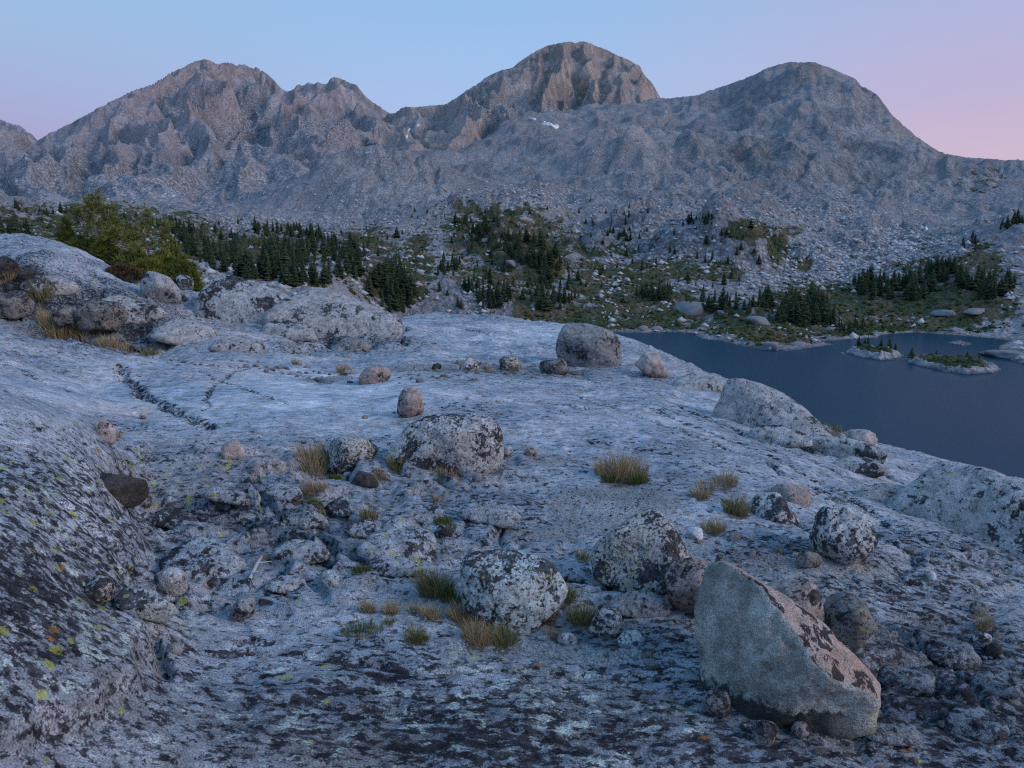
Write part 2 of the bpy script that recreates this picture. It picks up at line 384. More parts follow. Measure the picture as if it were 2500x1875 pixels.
def fg_build():
    pts = []
    for tok in FG_PTS.replace('\n', ';').split(';'):
        if tok.strip(): pts.append(tuple(float(v) for v in tok.split()))
    for (a, b, Y) in FG_CREST:
        pts.append((a, b, Y)); pts.append((a, b + 14, Y * 1.22)); pts.append((a, b + 95, Y * 1.75)); pts.append((a, b + 230, Y * 2.8)); pts.append((a, b + 330, Y * 4.5))
    # hidden hollows behind the near bank and behind the second rim
    pts += [(-250, 915, 6.2), (0, 985, 6.0), (120, 1025, 5.9), (230, 1060, 5.8), (0, 856, 12.0), (120, 870, 12.3), (230, 880, 12.4), (330, 892, 12.4)]
    seen = set(); q = []; v = []
    for (a, b, Y) in pts:
        u, t = UT(a, b); k = (round(float(u), 3), round(math.log(Y), 3))
        if k in seen: continue
        seen.add(k); q.append((u, 0.55 * math.log(Y))); v.append(t + 1.6 / Y)
    f = TPS(q, np.array(v), 3e-4)
    nr, nc = 690, 860
    yy = np.exp(np.linspace(math.log(1.25), math.log(70), 4000)); rho = 1 / yy + 6 / yy ** 2
    cum = np.concatenate([[0], np.cumsum(0.5 * (rho[1:] + rho[:-1]) * np.diff(yy))]); cum /= cum[-1]
    ys = np.interp(np.linspace(0, 1, nr), cum, yy)
    us = np.concatenate([np.linspace(-1.5, -.72, 60)[:-1], np.linspace(-.72, .72, nc - 118), np.linspace(.72, 1.5, 60)[1:]])
    # coarse TPS in index space
    cr, cc = 150, 240
    ysc = np.interp(np.linspace(0, nr - 1, cr), np.arange(nr), ys); usc = np.linspace(-1.5, 1.5, cc)
    Yc = np.repeat(ysc[:, None], cc, 1); Xc = usc[None] * (Yc + 0.6)
    U = np.clip(Xc / Yc, -0.80, 0.80)
    q = np.stack([U.ravel(), 0.55 * np.log(Yc).ravel()], 1)
    Q = np.concatenate([f(q[i:i + 4000]) for i in range(0, len(q), 4000)]).reshape(cr, cc)
    Zc = Q * Yc
    Wc = cubw(1501, cc); t_ = (us + 1.5) / 3.0 * 1500; k_ = np.clip(t_.astype(int), 0, 1499); f_ = (t_ - k_)[:, None]; Wc = Wc[k_] * (1 - f_) + Wc[k_ + 1] * f_
    Z = cubw(nr, cr) @ Zc @ Wc.T
    Y = np.repeat(ys[:, None], nc, 1); X = us[None] * (Y + 0.6)
    Z = np.maximum(Z, -34.0)
    return us, ys, X, Y, Z
us, ys, GX, GY, GZ = fg_build()
GPX, GPY = pix(GX, GY, GZ)

def blob(lst, base=0.0):
    """value field from soft elliptical regions given where they lie on the ground"""
    v = np.full(GX.shape, base)
    for (px, py, rx, ry, val) in lst:
        w = np.exp(-(((GPX - px) / rx) ** 2 + ((GPY - py) / ry) ** 2)); v = v * (1 - w) + val * w
    return v
m_clean = blob([(650, 960, 420, 70, 1), (250, 960, 260, 60, .9), (800, 1000, 260, 60, 1), (1200, 820, 250, 30, .8), (1250, 930, 300, 50, .55), (1500, 1030, 350, 60, .5),
                (1750, 1080, 250, 50, .5), (560, 830, 200, 50, .5)], 0.12)
m_rough = np.clip(1 - m_clean, 0, 1)
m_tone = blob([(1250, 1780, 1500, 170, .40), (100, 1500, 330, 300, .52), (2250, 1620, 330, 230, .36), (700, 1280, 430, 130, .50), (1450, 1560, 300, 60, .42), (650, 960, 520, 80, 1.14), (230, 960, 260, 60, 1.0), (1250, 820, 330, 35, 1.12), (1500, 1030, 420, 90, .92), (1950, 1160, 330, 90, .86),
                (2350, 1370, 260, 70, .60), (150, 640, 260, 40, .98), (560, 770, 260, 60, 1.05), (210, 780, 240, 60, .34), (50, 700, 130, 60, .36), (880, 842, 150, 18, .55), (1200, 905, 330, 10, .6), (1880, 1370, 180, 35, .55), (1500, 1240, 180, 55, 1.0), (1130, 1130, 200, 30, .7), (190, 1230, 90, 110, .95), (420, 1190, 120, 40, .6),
                (400, 860, 140, 20, .9), (330, 1500, 120, 60, .6), (900, 1620, 300, 60, .66)], 0.8)  # weathering tones of the slab, with shade of the left recess painted in
m_dark = blob([(700, 1250, 420, 130, .52), (150, 1350, 260, 260, .66), (100, 1600, 300, 180, .74), (300, 1800, 300, 120, .62), (1000, 1650, 500, 160, .54), (1500, 1650, 400, 180, .58), (1250, 1830, 500, 60, .72),
               (2200, 1700, 320, 220, .74), (1950, 1840, 300, 80, .66), (2250, 1450, 250, 120, .62), (2050, 1400, 200, 70, .64), (2300, 1300, 240, 70, .46), (650, 960, 420, 70, .06), (250, 960, 260, 55, .16),
               (600, 760, 330, 70, .52), (150, 640, 160, 40, .5), (200, 760, 180, 55, .80), (330, 800, 100, 40, .78), (60, 700, 120, 50, .85), (880, 830, 140, 22, .74),
               (1200, 800, 260, 25, .42), (1400, 935, 260, 40, .45), (1150, 900, 220, 20, .55), (1550, 1060, 300, 60, .36), (1800, 1010, 200, 50, .42), (2050, 1160, 240, 60, .40), (60, 860, 200, 25, .42), (420, 930, 180, 40, .30),
               (1900, 1350, 160, 60, .5), (560, 1130, 160, 40, .5)], 0.42)
m_dark = m_dark + blob([(130, 1350, 330, 420, .15), (1250, 1800, 1600, 180, .14), (2250, 1600, 330, 250, .12)], .07)
m_pale = blob([(150, 1250, 240, 200, .62), (100, 1600, 300, 180, .75), (1150, 1750, 700, 130, .72), (650, 960, 420, 80, .18), (700, 1330, 300, 100, .5), (2200, 1600, 300, 200, .35), (2300, 1850, 300, 80, .5)], 0.38)
m_yel = blob([(120, 1330, 180, 200, .9), (120, 1650, 180, 120, .8), (500, 1430, 260, 90, 1.0), (360, 1150, 140, 60, .9), (480, 960, 140, 50, .65), (150, 840, 200, 22, .8), (750, 1240, 300, 130, .65),
              (520, 850, 200, 40, .5), (1000, 1150, 200, 80, .5), (1050, 1750, 600, 120, .05), (2200, 1600, 400, 250, .05), (1500, 1000, 500, 150, .08)], 0.22)
m_pink = blob([(560, 770, 260, 60, .8), (450, 900, 200, 40, .7), (800, 1830, 260, 60, .8), (350, 1180, 200, 60, .5), (650, 1130, 150, 40, .7), (1150, 1180, 120, 40, .5), (300, 1010, 90, 30, .8), (1300, 960, 250, 40, .2)], 0.15)
m_grit = blob([(1500, 1235, 190, 60, 1), (1650, 1330, 120, 40, .9), (1350, 1290, 140, 30, .55), (1130, 1130, 100, 22, .55), (1000, 1490, 130, 55, .75), (1250, 1580, 200, 24, .95), (1480, 1600, 150, 24, .8),
               (1930, 1380, 150, 35, .75), (2080, 1390, 140, 20, .7), (1330, 1120, 100, 25, .6), (900, 1410, 120, 20, .6), (800, 925, 120, 9, .7), (1100, 905, 250, 9, .75)], 0.0)
# --- relief of the rock surface
wx = GX + 0.35 * fbm(GX * 0.7, GY * 0.7, 3, seed=20); wy = GY + 0.35 * fbm(GX * 0.7 + 9, GY * 0.7, 3, seed=24)
far = sstep(5, 16, GY)
relief = 0.09 * far * fbm(GX * 0.45, GY * 0.45, 3, seed=30) + (0.022 + 0.03 * far) * fbm(wx * 1.6, wy * 1.6, 4, seed=33) * (0.35 + m_rough)
relief += 0.008 * (0.1 + m_rough) * fbm(wx * 7, wy * 9, 4, 0.55, seed=40) + 0.0035 * fbm(GX * 38, GY * 38, 3, 0.6, seed=50)
relief += 0.005 * m_grit * fbm(GX * 60, GY * 60, 2, 0.7, seed=57)
# worn foliation: low saw-tooth ledges, risers facing the viewer
ledge_m = blob([(700, 1260, 380, 120, 1), (900, 1180, 300, 60, .9), (560, 1400, 240, 100, .9), (1150, 1330, 200, 50, .5), (2250, 1650, 260, 180, .7), (2300, 1400, 240, 100, .4), (450, 1120, 200, 50, .6),
                (1500, 1660, 300, 100, .2), (250, 770, 200, 60, .9), (880, 840, 140, 20, .9)], 0.08)
ls = wy * 1.0 + wx * 0.30 + 0.55 * fbm(GX * 0.9, GY * 0.9, 3, seed=60)
fr = (ls / (0.34 + 0.02 * GY)) % 1.0
saw = np.where(fr < 0.16, fr / 0.16, 1 - (fr - 0.16) / 0.84)
relief += ledge_m * (saw - 0.5) * (0.085 + 0.008 * GY) * (0.5 + 0.8 * np.clip(fbm(GX * 1.7, GY * 1.7, 2, seed=66) + 0.4, 0, 1))
_, e1, b1 = worley(wx * 1.3 + 3, wy * 1.8, 150); _, e2, b2 = worley(wx * 4.1, wy * 5.6, 154)
blk_m = blob([(700, 1270, 360, 120, 1), (560, 1420, 240, 90, 1), (1100, 1320, 220, 60, .7), (2250, 1640, 240, 170, .7), (250, 775, 190, 60, 1), (60, 700, 120, 60, 1), (880, 840, 130, 22, 1), (2300, 1390, 200, 60, .3), (780, 1170, 160, 40, .8), (1500, 1480, 120, 40, .5)], 0.0)
relief += blk_m * (0.12 + 0.006 * GY) * (b1 - 0.6 * sstep(0.10, 0, e1)) + blk_m * 0.042 * (b2 - 0.5 * sstep(0.16, 0, e2))
lump = ridged(wx * 2.1, wy * 2.6, 3, 0.5, seed=70)
relief -= ledge_m * 0.035 * np.clip(lump - 0.9, 0, 1)
GZ = GZ + relief * (0.55 + 0.45 * sstep(2.0, 4.0, GY))
# grooves on the open slabs running down to the right
gr = perlin((GX * 0.55 + GY * 0.9) * 1.9 + 0.6 * fbm(GX * .4, GY * .4, 2, seed=71), GX * 0.12 - GY * 0.05, 72)
GZ -= blob([(1750, 1060, 420, 90, 1), (2150, 1250, 300, 120, .8), (1350, 960, 250, 50, .5)], 0) * 0.05 * np.clip(0.35 - np.abs(gr), 0, 1)

def px_line(pts, Yguess=None):
    """photo points -> ground xy"""
    return [tuple(fg_hit(a, b)[:2]) for a, b in pts]
def fg_sample(x, y, A=None):
    A = GZ if A is None else A
    x = np.asarray(x, float); y = np.asarray(y, float)
    r = np.interp(y, ys, np.arange(len(ys))); c = np.interp(x / (y + 0.6), us, np.arange(len(us)))
    r = np.clip(r, 0, len(ys) - 1.001); c = np.clip(c, 0, len(us) - 1.001)
    i = r.astype(int); j = c.astype(int); a = r - i; b = c - j
    return (A[i, j] * (1 - a) + A[i + 1, j] * a) * (1 - b) + (A[i, j + 1] * (1 - a) + A[i + 1, j + 1] * a) * b
_YS = np.exp(np.linspace(math.log(1.3), math.log(40), 900))
def fg_hit(px, py):
    u, t = UT(px, py)
    zr = CAM[2] + t * _YS; zg = fg_sample(u * _YS, _YS); below = np.where(zr <= zg)[0]
    k = below[0] if len(below) else int(np.argmin(zr - zg))
    if k == 0: Y = _YS[0]
    else:
        a = zr[k - 1] - zg[k - 1]; b = zg[k] - zr[k]; Y = _YS[k - 1] + (_YS[k] - _YS[k - 1]) * (a / (a + b + 1e-9) if a > 0 else 1)
    return np.array([u * Y, Y, float(fg_sample(u * Y, Y))])
for line_, off_, a_, w_ in (([(-120, 806), (0, 814), (120, 828), (230, 848), (330, 878), (380, 895)], 0.0, 0.24, 0.8), ([(-120, 795), (0, 803), (120, 818), (230, 838), (330, 862)], 0.9, -0.30, 0.7),
                            ([(180, 800), (260, 815), (340, 830), (430, 845)], 0.0, -0.18, 0.5), ([(640, 850), (760, 850), (900, 840)], 0.0, -0.12, 0.5)):
    q_ = [(x_, y_ + off_) for x_, y_ in px_line(line_)]
    m = (GY > 8) & (GY < 17) & (GX < 1)
    d, _s = linedist(GX[m], GY[m], q_); GZ[m] += a_ * np.exp(-(d / w_) ** 2)
# --- cracks and joints (grooves cut into the rock)
CRACKS = [([(283, 895), (310, 925), (335, 945), (350, 968), (395, 985), (440, 1010), (480, 1025), (520, 1045)], 0.07, 0.13),
          ([(380, 872), (440, 882), (530, 890), (600, 893), (660, 897), (740, 915), (800, 935)], 0.08, 0.10),
          ([(0, 880), (60, 905), (110, 935), (170, 955)], 0.04, 0.05),
          ([(700, 860), (790, 842), (880, 838), (930, 826), (985, 805)], 0.14, 0.20),
          ([(330, 806), (370, 812), (415, 812)], 0.20, 0.40),
          ([(345, 826), (400, 820), (412, 835)], 0.14, 0.30),
          ([(1240, 855), (1330, 880)], 0.03, 0.04),
          ([(1600, 1000), (1800, 1080), (2000, 1180), (2200, 1300), (2380, 1370)], 0.05, 0.04),
          ([(1760, 1090), (1900, 1150), (2060, 1230)], 0.03, 0.03),
          ([(290, 1110), (315, 1190), (340, 1270), (360, 1330), (390, 1400), (440, 1460)], 0.06, 0.06),
          ([(255, 1470), (300, 1510), (345, 1530), (385, 1555), (400, 1590), (385, 1640)], 0.045, 0.10),
          ([(365, 1395), (420, 1440), (470, 1450), (560, 1465), (640, 1445), (720, 1430)], 0.03, 0.05),
          ([(470, 1250), (560, 1290), (680, 1300), (760, 1330)], 0.03, 0.05),
          ([(700, 1220), (800, 1240), (900, 1245)], 0.03, 0.05),
          ([(560, 1590), (600, 1570), (660, 1575)], 0.03, 0.03),
          ([(830, 1390), (930, 1400), (1000, 1395)], 0.04, 0.05),
          ([(1340, 1405), (1420, 1420), (1500, 1440)], 0.04, 0.05),
          ([(200, 640), (260, 690), (310, 720)], 0.10, 0.12),
          ([(1250, 880), (1450, 930), (1700, 1010), (1950, 1110), (2150, 1200)], 0.035, 0.05), ([(1380, 960), (1600, 1030), (1850, 1120), (2080, 1230), (2250, 1320)], 0.03, 0.05),
          ([(1450, 1080), (1700, 1120), (1900, 1170)], 0.025, 0.035), ([(1680, 905), (1850, 1000), (2000, 1078), (2200, 1180), (2330, 1240), (2420, 1290)], 0.08, 0.14),
          ([(480, 905), (600, 950), (700, 985)], 0.025, 0.03), ([(800, 822), (1000, 800), (1150, 805), (1330, 840)], 0.06, 0.07), ([(1050, 1000), (1250, 980), (1450, 1000)], 0.025, 0.035), ([(600, 900), (520, 940), (500, 1000)], 0.03, 0.03),
          ([(2000, 1250), (2200, 1340), (2480, 1420)], 0.03, 0.05), ([(1900, 1250), (2150, 1420), (2400, 1560)], 0.02, 0.03), ([(420, 1560), (700, 1600), (1000, 1640), (1300, 1640), (1600, 1660)], 0.03, 0.035), ([(600, 1720), (900, 1730), (1300, 1790), (1700, 1800)], 0.02, 0.025)]
for pts, wdt, dep in CRACKS:
    line = px_line(pts)
    x0 = min(p[0] for p in line) - .8; x1 = max(p[0] for p in line) + .8; y0 = min(p[1] for p in line) - .8; y1 = max(p[1] for p in line) + .8
    m = (GX > x0) & (GX < x1) & (GY > y0) & (GY < y1)
    if not m.any(): continue
    d, sd = linedist(GX[m] + 0.05 * perlin(GX[m] * 4, GY[m] * 4, 3), GY[m] + 0.05 * perlin(GX[m] * 4 + 5, GY[m] * 4, 4), line)
    GZ[m] -= dep * (1 - sstep(0.1 * wdt, wdt, d)) * (0.6 + 0.5 * perlin(GX[m] * 3, GY[m] * 3, 5))
    m_dark[m] = np.maximum(m_dark[m], 0.75 * (1 - sstep(0.6 * wdt, 2.5 * wdt, d)))
# near block edge at the lower left: a step down to its right
edge = px_line([(60, 1440), (180, 1490), (280, 1520), (340, 1550), (388, 1590), (392, 1640), (350, 1690), (300, 1730)])
m = (GY < 4.5) & (GX < 0.2)
_nx = .05 * fbm(GX[m] * 5, GY[m] * 5, 3, seed=222)
d, ins = polydist(GX[m] + _nx, GY[m] - _nx, edge + px_line([(150, 1800), (-100, 1850)]) + [(-3, 1.4), (-3, 3.0)])
GZ[m] += np.where(ins, 0.085 * sstep(0, 0.05, d), 0)

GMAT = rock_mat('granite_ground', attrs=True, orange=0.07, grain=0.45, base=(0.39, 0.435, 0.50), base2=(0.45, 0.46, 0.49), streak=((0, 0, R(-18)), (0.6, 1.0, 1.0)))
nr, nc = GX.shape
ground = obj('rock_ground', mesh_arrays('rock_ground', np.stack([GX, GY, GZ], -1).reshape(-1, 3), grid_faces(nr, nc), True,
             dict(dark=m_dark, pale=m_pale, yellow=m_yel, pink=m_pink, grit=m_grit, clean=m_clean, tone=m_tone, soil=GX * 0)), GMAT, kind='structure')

# ================================================================== STRUCTURE: valley, mountains, lake
LAKE_Z = CAM[2] - 25.0
def on_lake(px, py, z=None):
    u, t = UT(px, py); Y = ((LAKE_Z if z is None else z) - CAM[2]) / t
    return (float(u * Y), float(Y))
SHORE = [(1000, 803), (1300, 806), (1400, 808), (1500, 811), (1560, 813), (1640, 811), (1690, 813), (1712, 827), (1760, 833), (1800, 843), (1860, 853), (1925, 857), (1985, 848), (2034, 841), (2005, 834),
         (2060, 829), (2140, 825), (2152, 817), (2230, 812), (2330, 818), (2420, 826), (2466, 833), (2437, 846), (2444, 866), (2475, 882), (2530, 898), (2800, 915), (2800, 1600), (1000, 1600)]
SHORE_W = [on_lake(*p) for p in SHORE]

def layer(ptsrc, crest, urange, yrange, nr, nc, kq=0.0, skyline=None, back=((1.12, 25), (1.35, 120), (1.8, 220)), lam=1e-4, vs=0.5, rhok=0.0):
    pts = [tuple(p) for p in ptsrc]
    for (a, b, Y) in crest:
        pts.append((a, b, Y))
        for f_, d_ in back: pts.append((a, b + d_, Y * f_))
    q = []; v = []; seen = set()
    for (a, b, Y) in pts:
        u, t = UT(a, b); k = (round(float(u), 3), round(math.log(Y), 2))
        if k in seen: continue
        seen.add(k); q.append((float(u), vs * math.log(Y))); v.append(float(t))
    f = TPS(q, np.array(v), lam)
    yy = np.exp(np.linspace(math.log(yrange[0]), math.log(yrange[1]), 3000)); rho = 1 / yy + rhok / yy ** 2
    cum = np.concatenate([[0], np.cumsum(0.5 * (rho[1:] + rho[:-1]) * np.diff(yy))]); cum /= cum[-1]
    ysl = np.interp(np.linspace(0, 1, nr), cum, yy); usl = np.linspace(urange[0], urange[1], nc)
    cr, cc = 90, 100
    yc = np.interp(np.linspace(0, nr - 1, cr), np.arange(nr), ysl); uc = np.linspace(urange[0], urange[1], cc)
    g = np.stack([np.tile(uc, cr), vs * np.log(np.repeat(yc, cc))], 1)
    T = np.concatenate([f(g[i:i + 3000]) for i in range(0, len(g), 3000)]).reshape(cr, cc)
    T = cubw(nr, cr) @ T @ cubw(nc, cc).T
    Y = np.repeat(ysl[:, None], nc, 1); U = np.repeat(usl[None], nr, 0)
    return usl, ysl, U * Y, Y, T * Y + CAM[2], U
def soften(A):
    B = A.copy(); B[1:-1] = .13 * A[:-2] + .74 * A[1:-1] + .13 * A[2:]; C_ = B.copy(); C_[:, 1:-1] = .16 * B[:, :-2] + .68 * B[:, 1:-1] + .16 * B[:, 2:]
    return C_
def fit_skyline(X, Y, Z, U, sky, ramp=0.12, soft=1.0):
    T = (Z - CAM[2]) / Y
    su, st = UT(*np.array(sky, float).T)
    tgt = np.interp(U[0], su, st); ok = (U[0] >= su.min()) & (U[0] <= su.max())
    mx = T.max(0); e = np.where(ok, 0, np.minimum(np.abs(U[0] - su.min()), np.abs(U[0] - su.max())))
    dlt = (tgt - mx) * np.where(ok, 1, 0) + np.where(ok, 0, np.minimum(0, np.minimum(np.interp(U[0], U[0][ok], (tgt - mx)[ok]), np.interp(U[0], su, st) - mx) * sstep(0.08, 0, e)))
    w = sstep(ramp, 0.0, mx[None] - T)
    T = T + dlt[None] * w
    for _ in range(2):
        mx = T.max(0); T = T + np.where(ok, tgt - mx, 0)[None] * sstep(0.025, 0.0, mx[None] - T)
    T = soften(T)
    return CAM[2] + T * Y

# ---- valley floor, foothills and the right-hand dome (one heightfield)
M_PTS = [(0, 575, 230), (0, 530, 320), (-200, 560, 230), (-200, 510, 330), (250, 560, 300), (250, 530, 420), (450, 600, 300), (450, 560, 400), (600, 690, 190), (600, 640, 260), (600, 580, 370), (600, 545, 470),
         (0, 680, 120), (300, 720, 125), (600, 800, 130), (900, 900, 130), (800, 700, 200), (800, 640, 270), (800, 590, 360), (800, 555, 440), (900, 770, 175), (950, 700, 225), (950, 640, 290), (950, 580, 370), (950, 540, 450), (1000, 800, 175),
         (1100, 770, 215), (1100, 700, 260), (1100, 620, 330), (1100, 550, 400), (1100, 505, 470), (1250, 785, 222), (1250, 740, 250), (1250, 660, 300), (1250, 580, 365), (1250, 520, 430), (1200, 490, 500),
         (1400, 792, 228), (1400, 750, 255), (1400, 680, 300), (1400, 600, 370), (1400, 530, 450), (1400, 480, 540), (1550, 800, 234), (1550, 770, 250), (1550, 700, 290), (1550, 620, 350), (1550, 540, 420), (1550, 480, 530),
         (1700, 790, 236), (1700, 740, 262), (1700, 690, 295), (1700, 620, 335), (1700, 545, 385), (1700, 490, 500), (1800, 700, 292), (1800, 620, 330), (1800, 555, 390), (1800, 500, 470), (1900, 760, 248), (1900, 700, 292), (1950, 640, 330),
         (2000, 600, 380), (2100, 700, 285), (2100, 640, 325), (2100, 590, 380), (2250, 600, 370), (2250, 560, 430), (2200, 720, 268), (2200, 660, 300), (2350, 720, 255), (2350, 650, 285), (2350, 600, 320), (2500, 740, 235), (2500, 640, 270), (2500, 560, 320),
         (2500, 532, 350), (2420, 560, 345), (2500, 520, 470), (2500, 480, 520), (2700, 500, 380), (2700, 700, 240), (2400, 540, 470), (2350, 790, 228), (2200, 795, 236), (2500, 810, 212), (2100, 790, 240),
         (1960, 300, 800), (1960, 400, 650), (1960, 500, 520), (2200, 420, 640), (2200, 490, 540), (2100, 560, 440), (2400, 450, 570), (1700, 300, 950), (1700, 400, 700), (1500, 350, 850), (1500, 420, 680), (1300, 350, 850), (1300, 420, 690),
         (1100, 430, 740), (1100, 465, 600), (900, 450, 640), (900, 505, 540), (750, 520, 560), (980, 430, 720), (980, 490, 580), (1200, 380, 820), (1800, 250, 1020)]
M_CREST = [(-250, 470, 430), (0, 484, 450), (120, 500, 480), (300, 515, 520), (480, 527, 560), (600, 505, 620), (700, 470, 680), (780, 422, 740), (860, 392, 800), (940, 376, 850), (990, 368, 880), (1050, 380, 900), (1100, 375, 940), (1200, 320, 1040),
           (1300, 288, 1150), (1400, 277, 1200), (1500, 260, 1250), (1612, 238, 1300), (1700, 230, 1300), (1760, 211, 1250), (1830, 186, 1200), (1900, 157, 1150), (1960, 149, 1100), (2010, 158, 1080), (2060, 180, 1050), (2140, 230, 1000),
           (2200, 300, 900), (2250, 340, 850), (2300, 368, 800), (2400, 385, 720), (2500, 388, 680), (2750, 392, 640)]
mu, my, MX, MY, MZ, MU = layer(M_PTS, M_CREST, (-0.74, 0.74), (112, 1900), 500, 800, rhok=260)
def bumps(lst, X, Y, Z):
    for (px, py, Yd, rx, ry, h, p) in lst:
        c = P(px, py, Yd); d2 = ((X - c[0]) / rx) ** 2 + ((Y - c[1]) / ry) ** 2
        Z += h * np.exp(-d2 ** p)
# knolls and bluffs
bumps([(1800, 610, 340, 15, 20, 12, 3), (1690, 600, 350, 17, 20, 9, 3), (1860, 560, 365, 12, 15, 7, 2), (1560, 560, 400, 18, 20, 10, 2.5), (1480, 600, 370, 12, 14, 6, 1.6), (1300, 640, 310, 11, 13, 10, 2.5), (1230, 600, 350, 15, 14, 10, 2),
       (1150, 520, 450, 22, 22, 9, 1.5), (1290, 520, 450, 22, 22, 8, 1.5), (920, 490, 600, 64, 50, 17, 2), (1010, 480, 640, 44, 40, 12, 2), (610, 600, 320, 12, 9, 5, 1.6), (1620, 400, 720, 60, 60, 16, 1.3), (1480, 410, 720, 35, 40, 14, 1.5),
       (2050, 610, 370, 20, 14, 6, 1.5), (1960, 620, 350, 14, 12, 6, 1.6), (1750, 760, 252, 6, 5, 2, 1.5), (1830, 770, 246, 8, 6, 2.5, 1.5), (2400, 640, 285, 24, 14, 4, 1.4), (780, 480, 620, 40, 40, 12, 1.5)], MX, MY, MZ)
hw = sstep(200, 450, MY)
wxm = MX + 18 * fbm(MX / 90, MY / 90, 3, seed=80); wym = MY + 18 * fbm(MX / 90 + 4, MY / 90, 3, seed=84)
slp = sstep(300, 620, MY)
MZ += (1.2 + 6 * slp) * fbm(wxm / 70, wym / 70, 4, seed=90) + (0.8 + 1.6 * hw) * (ridged(wxm / 26, wym / 34, 4, 0.55, seed=95) - 0.8)
MZ += (0.4 + 0.3 * hw) * fbm(MX / 7.5, MY / 11, 3, 0.5, seed=101) + 0.3 * fbm(MX / 2.3, MY / 2.6, 2, 0.6, seed=107)
# blocky bluffs and ledges
dome = sstep(480, 700, MY) * sstep(-0.02, 0.12, MU)
crag = (1 - .65 * dome) * np.clip(0.35 + 1.2 * fbm(MX / 60, MY / 60, 3, seed=87), 0.05, 1) * sstep(8, 30, MZ - LAKE_Z)
_, e1, b1 = worley(wxm / 30, wym / 40, 140); _, e2, b2 = worley(wxm / 10, wym / 13, 144); _, e3, b3 = worley(MX / 3.6, MY / 4.6, 148)
MZ += crag * ((3.5 + 3.5 * slp) * (b1 - 0.5 * sstep(0.14, 0, e1)) + (1.5 + 1.2 * hw) * (b2 - 0.4 * sstep(0.2, 0, e2))) + 0.35 * (0.3 + crag) * b3
# diagonal joints of the dome (ribs falling to the right)
dome = sstep(480, 700, MY) * sstep(-0.02, 0.12, MU)
s_ = MX * 0.75 - MY * 0.25
_, eD, bD = worley(s_ / 34 + .4 * fbm(MX / 50, MY / 50, 2, seed=118), (MX * 0.3 + MY) / 110, 170); MZ += dome * 8 * (bD - .35 * sstep(.16, 0, eD))
MZ += dome * 7.0 * (ridged(s_ / 55 + 0.5 * fbm(MX / 120, MY / 120, 2, seed=111), (MX * 0.3 + MY) / 260, 4, 0.5, seed=112) - 0.8)
MZ += dome * 0.9 * (ridged(s_ / 16, (MX * 0.3 + MY) / 60, 3, 0.6, seed=116) - 0.8)
MZ_n = MZ.copy()
MZ = fit_skyline(MX, MY, MZ, MU, [(1612, 238), (1640, 237), (1700, 231), (1725, 221), (1760, 211), (1800, 197), (1830, 185), (1870, 166), (1900, 156), (1935, 149), (1960, 150), (1990, 149), (2005, 156), (2030, 165), (2060, 179), (2085, 188), (2110, 210), (2140, 228),
        (2150, 240), (2165, 262), (2180, 280), (2205, 303), (2250, 340), (2275, 358), (2300, 370), (2330, 377), (2360, 383), (2400, 384), (2450, 389), (2500, 387)], ramp=0.06)
_k = sstep(380, 520, MY); MZ = MZ * _k + MZ_n * (1 - _k)
# shoreline
sd, ins = polydist(MX, MY, SHORE_W)
shore_n = 0.8 * fbm(MX / 6, MY / 6, 3, seed=120)
near = MY < 330
land = LAKE_Z + 0.12 + 0.08 * sd + (0.5 * np.clip(shore_n, -0.2, 1) + 0.9 * np.clip(b3 + 0.15, -0.1, 1) + 0.8 * np.clip(b2, 0, 1)) * sstep(0, 3, sd)
blend = sstep(0, 26, sd)
MZ = np.where(ins & near, LAKE_Z - 0.25 - 0.12 * sd + 0.25 * shore_n, np.where(near, np.maximum(land, land * (1 - blend) + MZ * blend), MZ))
MPX, MPY = pix(MX, MY, MZ)
def mblob(lst, base=0.0):
    v = np.full(MX.shape, base)
    for (px, py, rx, ry, val) in lst:
        w = np.exp(-((((MPX - px) / rx) ** 2 + ((MPY - py) / ry) ** 2) ** 1.5)); v = v * (1 - w) + val * w
    return v
def gb0(q): return np.exp(-(((MPX - q[0]) / q[2]) ** 2 + ((MPY - q[1]) / q[3]) ** 2))
VEG = [(200, 530, 330, 55, .62), (420, 560, 160, 40, .6), (650, 610, 160, 50, .74), (700, 560, 120, 20, .5), (900, 590, 90, 45, .62), (950, 690, 90, 70, .5), (1020, 640, 40, 90, .6), (1180, 560, 110, 60, .5), (1250, 600, 90, 60, .62), (1330, 640, 60, 60, .6), (1150, 500, 80, 14, .45),
       (1200, 690, 120, 60, .5), (1340, 760, 90, 40, .6), (1440, 690, 50, 40, .55), (1540, 690, 90, 45, .62), (1600, 740, 120, 40, .62), (1500, 790, 200, 16, .8), (1650, 660, 60, 30, .55), (1700, 760, 80, 30, .55), (1830, 560, 55, 28, .8), (1900, 600, 28, 45, .8), (1960, 640, 30, 30, .6), (1930, 560, 40, 20, .5),
       (2000, 730, 140, 45, .75), (2150, 760, 200, 50, .72), (2350, 750, 160, 70, .68), (2250, 650, 110, 22, .6), (2400, 640, 100, 50, .5), (1900, 800, 120, 22, .5), (2400, 440, 70, 50, .48), (1770, 470, 60, 20, .25), (1640, 470, 60, 12, .3), (1880, 480, 40, 15, .35), (480, 600, 120, 40, .6), (60, 570, 80, 18, .6), (2200, 800, 200, 14, .8), (1000, 380, 80, 30, .22), (1050, 460, 60, 20, .3)]
veg = np.clip(mblob(VEG + [(1900, 815, 300, 40, .62), (1600, 770, 250, 35, .6), (1250, 560, 160, 80, .55), (1480, 650, 120, 70, .45), (1750, 660, 80, 30, .45)], 0.08) * 1.06 + .16 * gb0((1450, 620, 600, 150)) + 0.10 * sstep(420, 250, MY), 0, 1) * sstep(-0.1, 1.0, MZ - LAKE_Z)
VEGMAP = veg
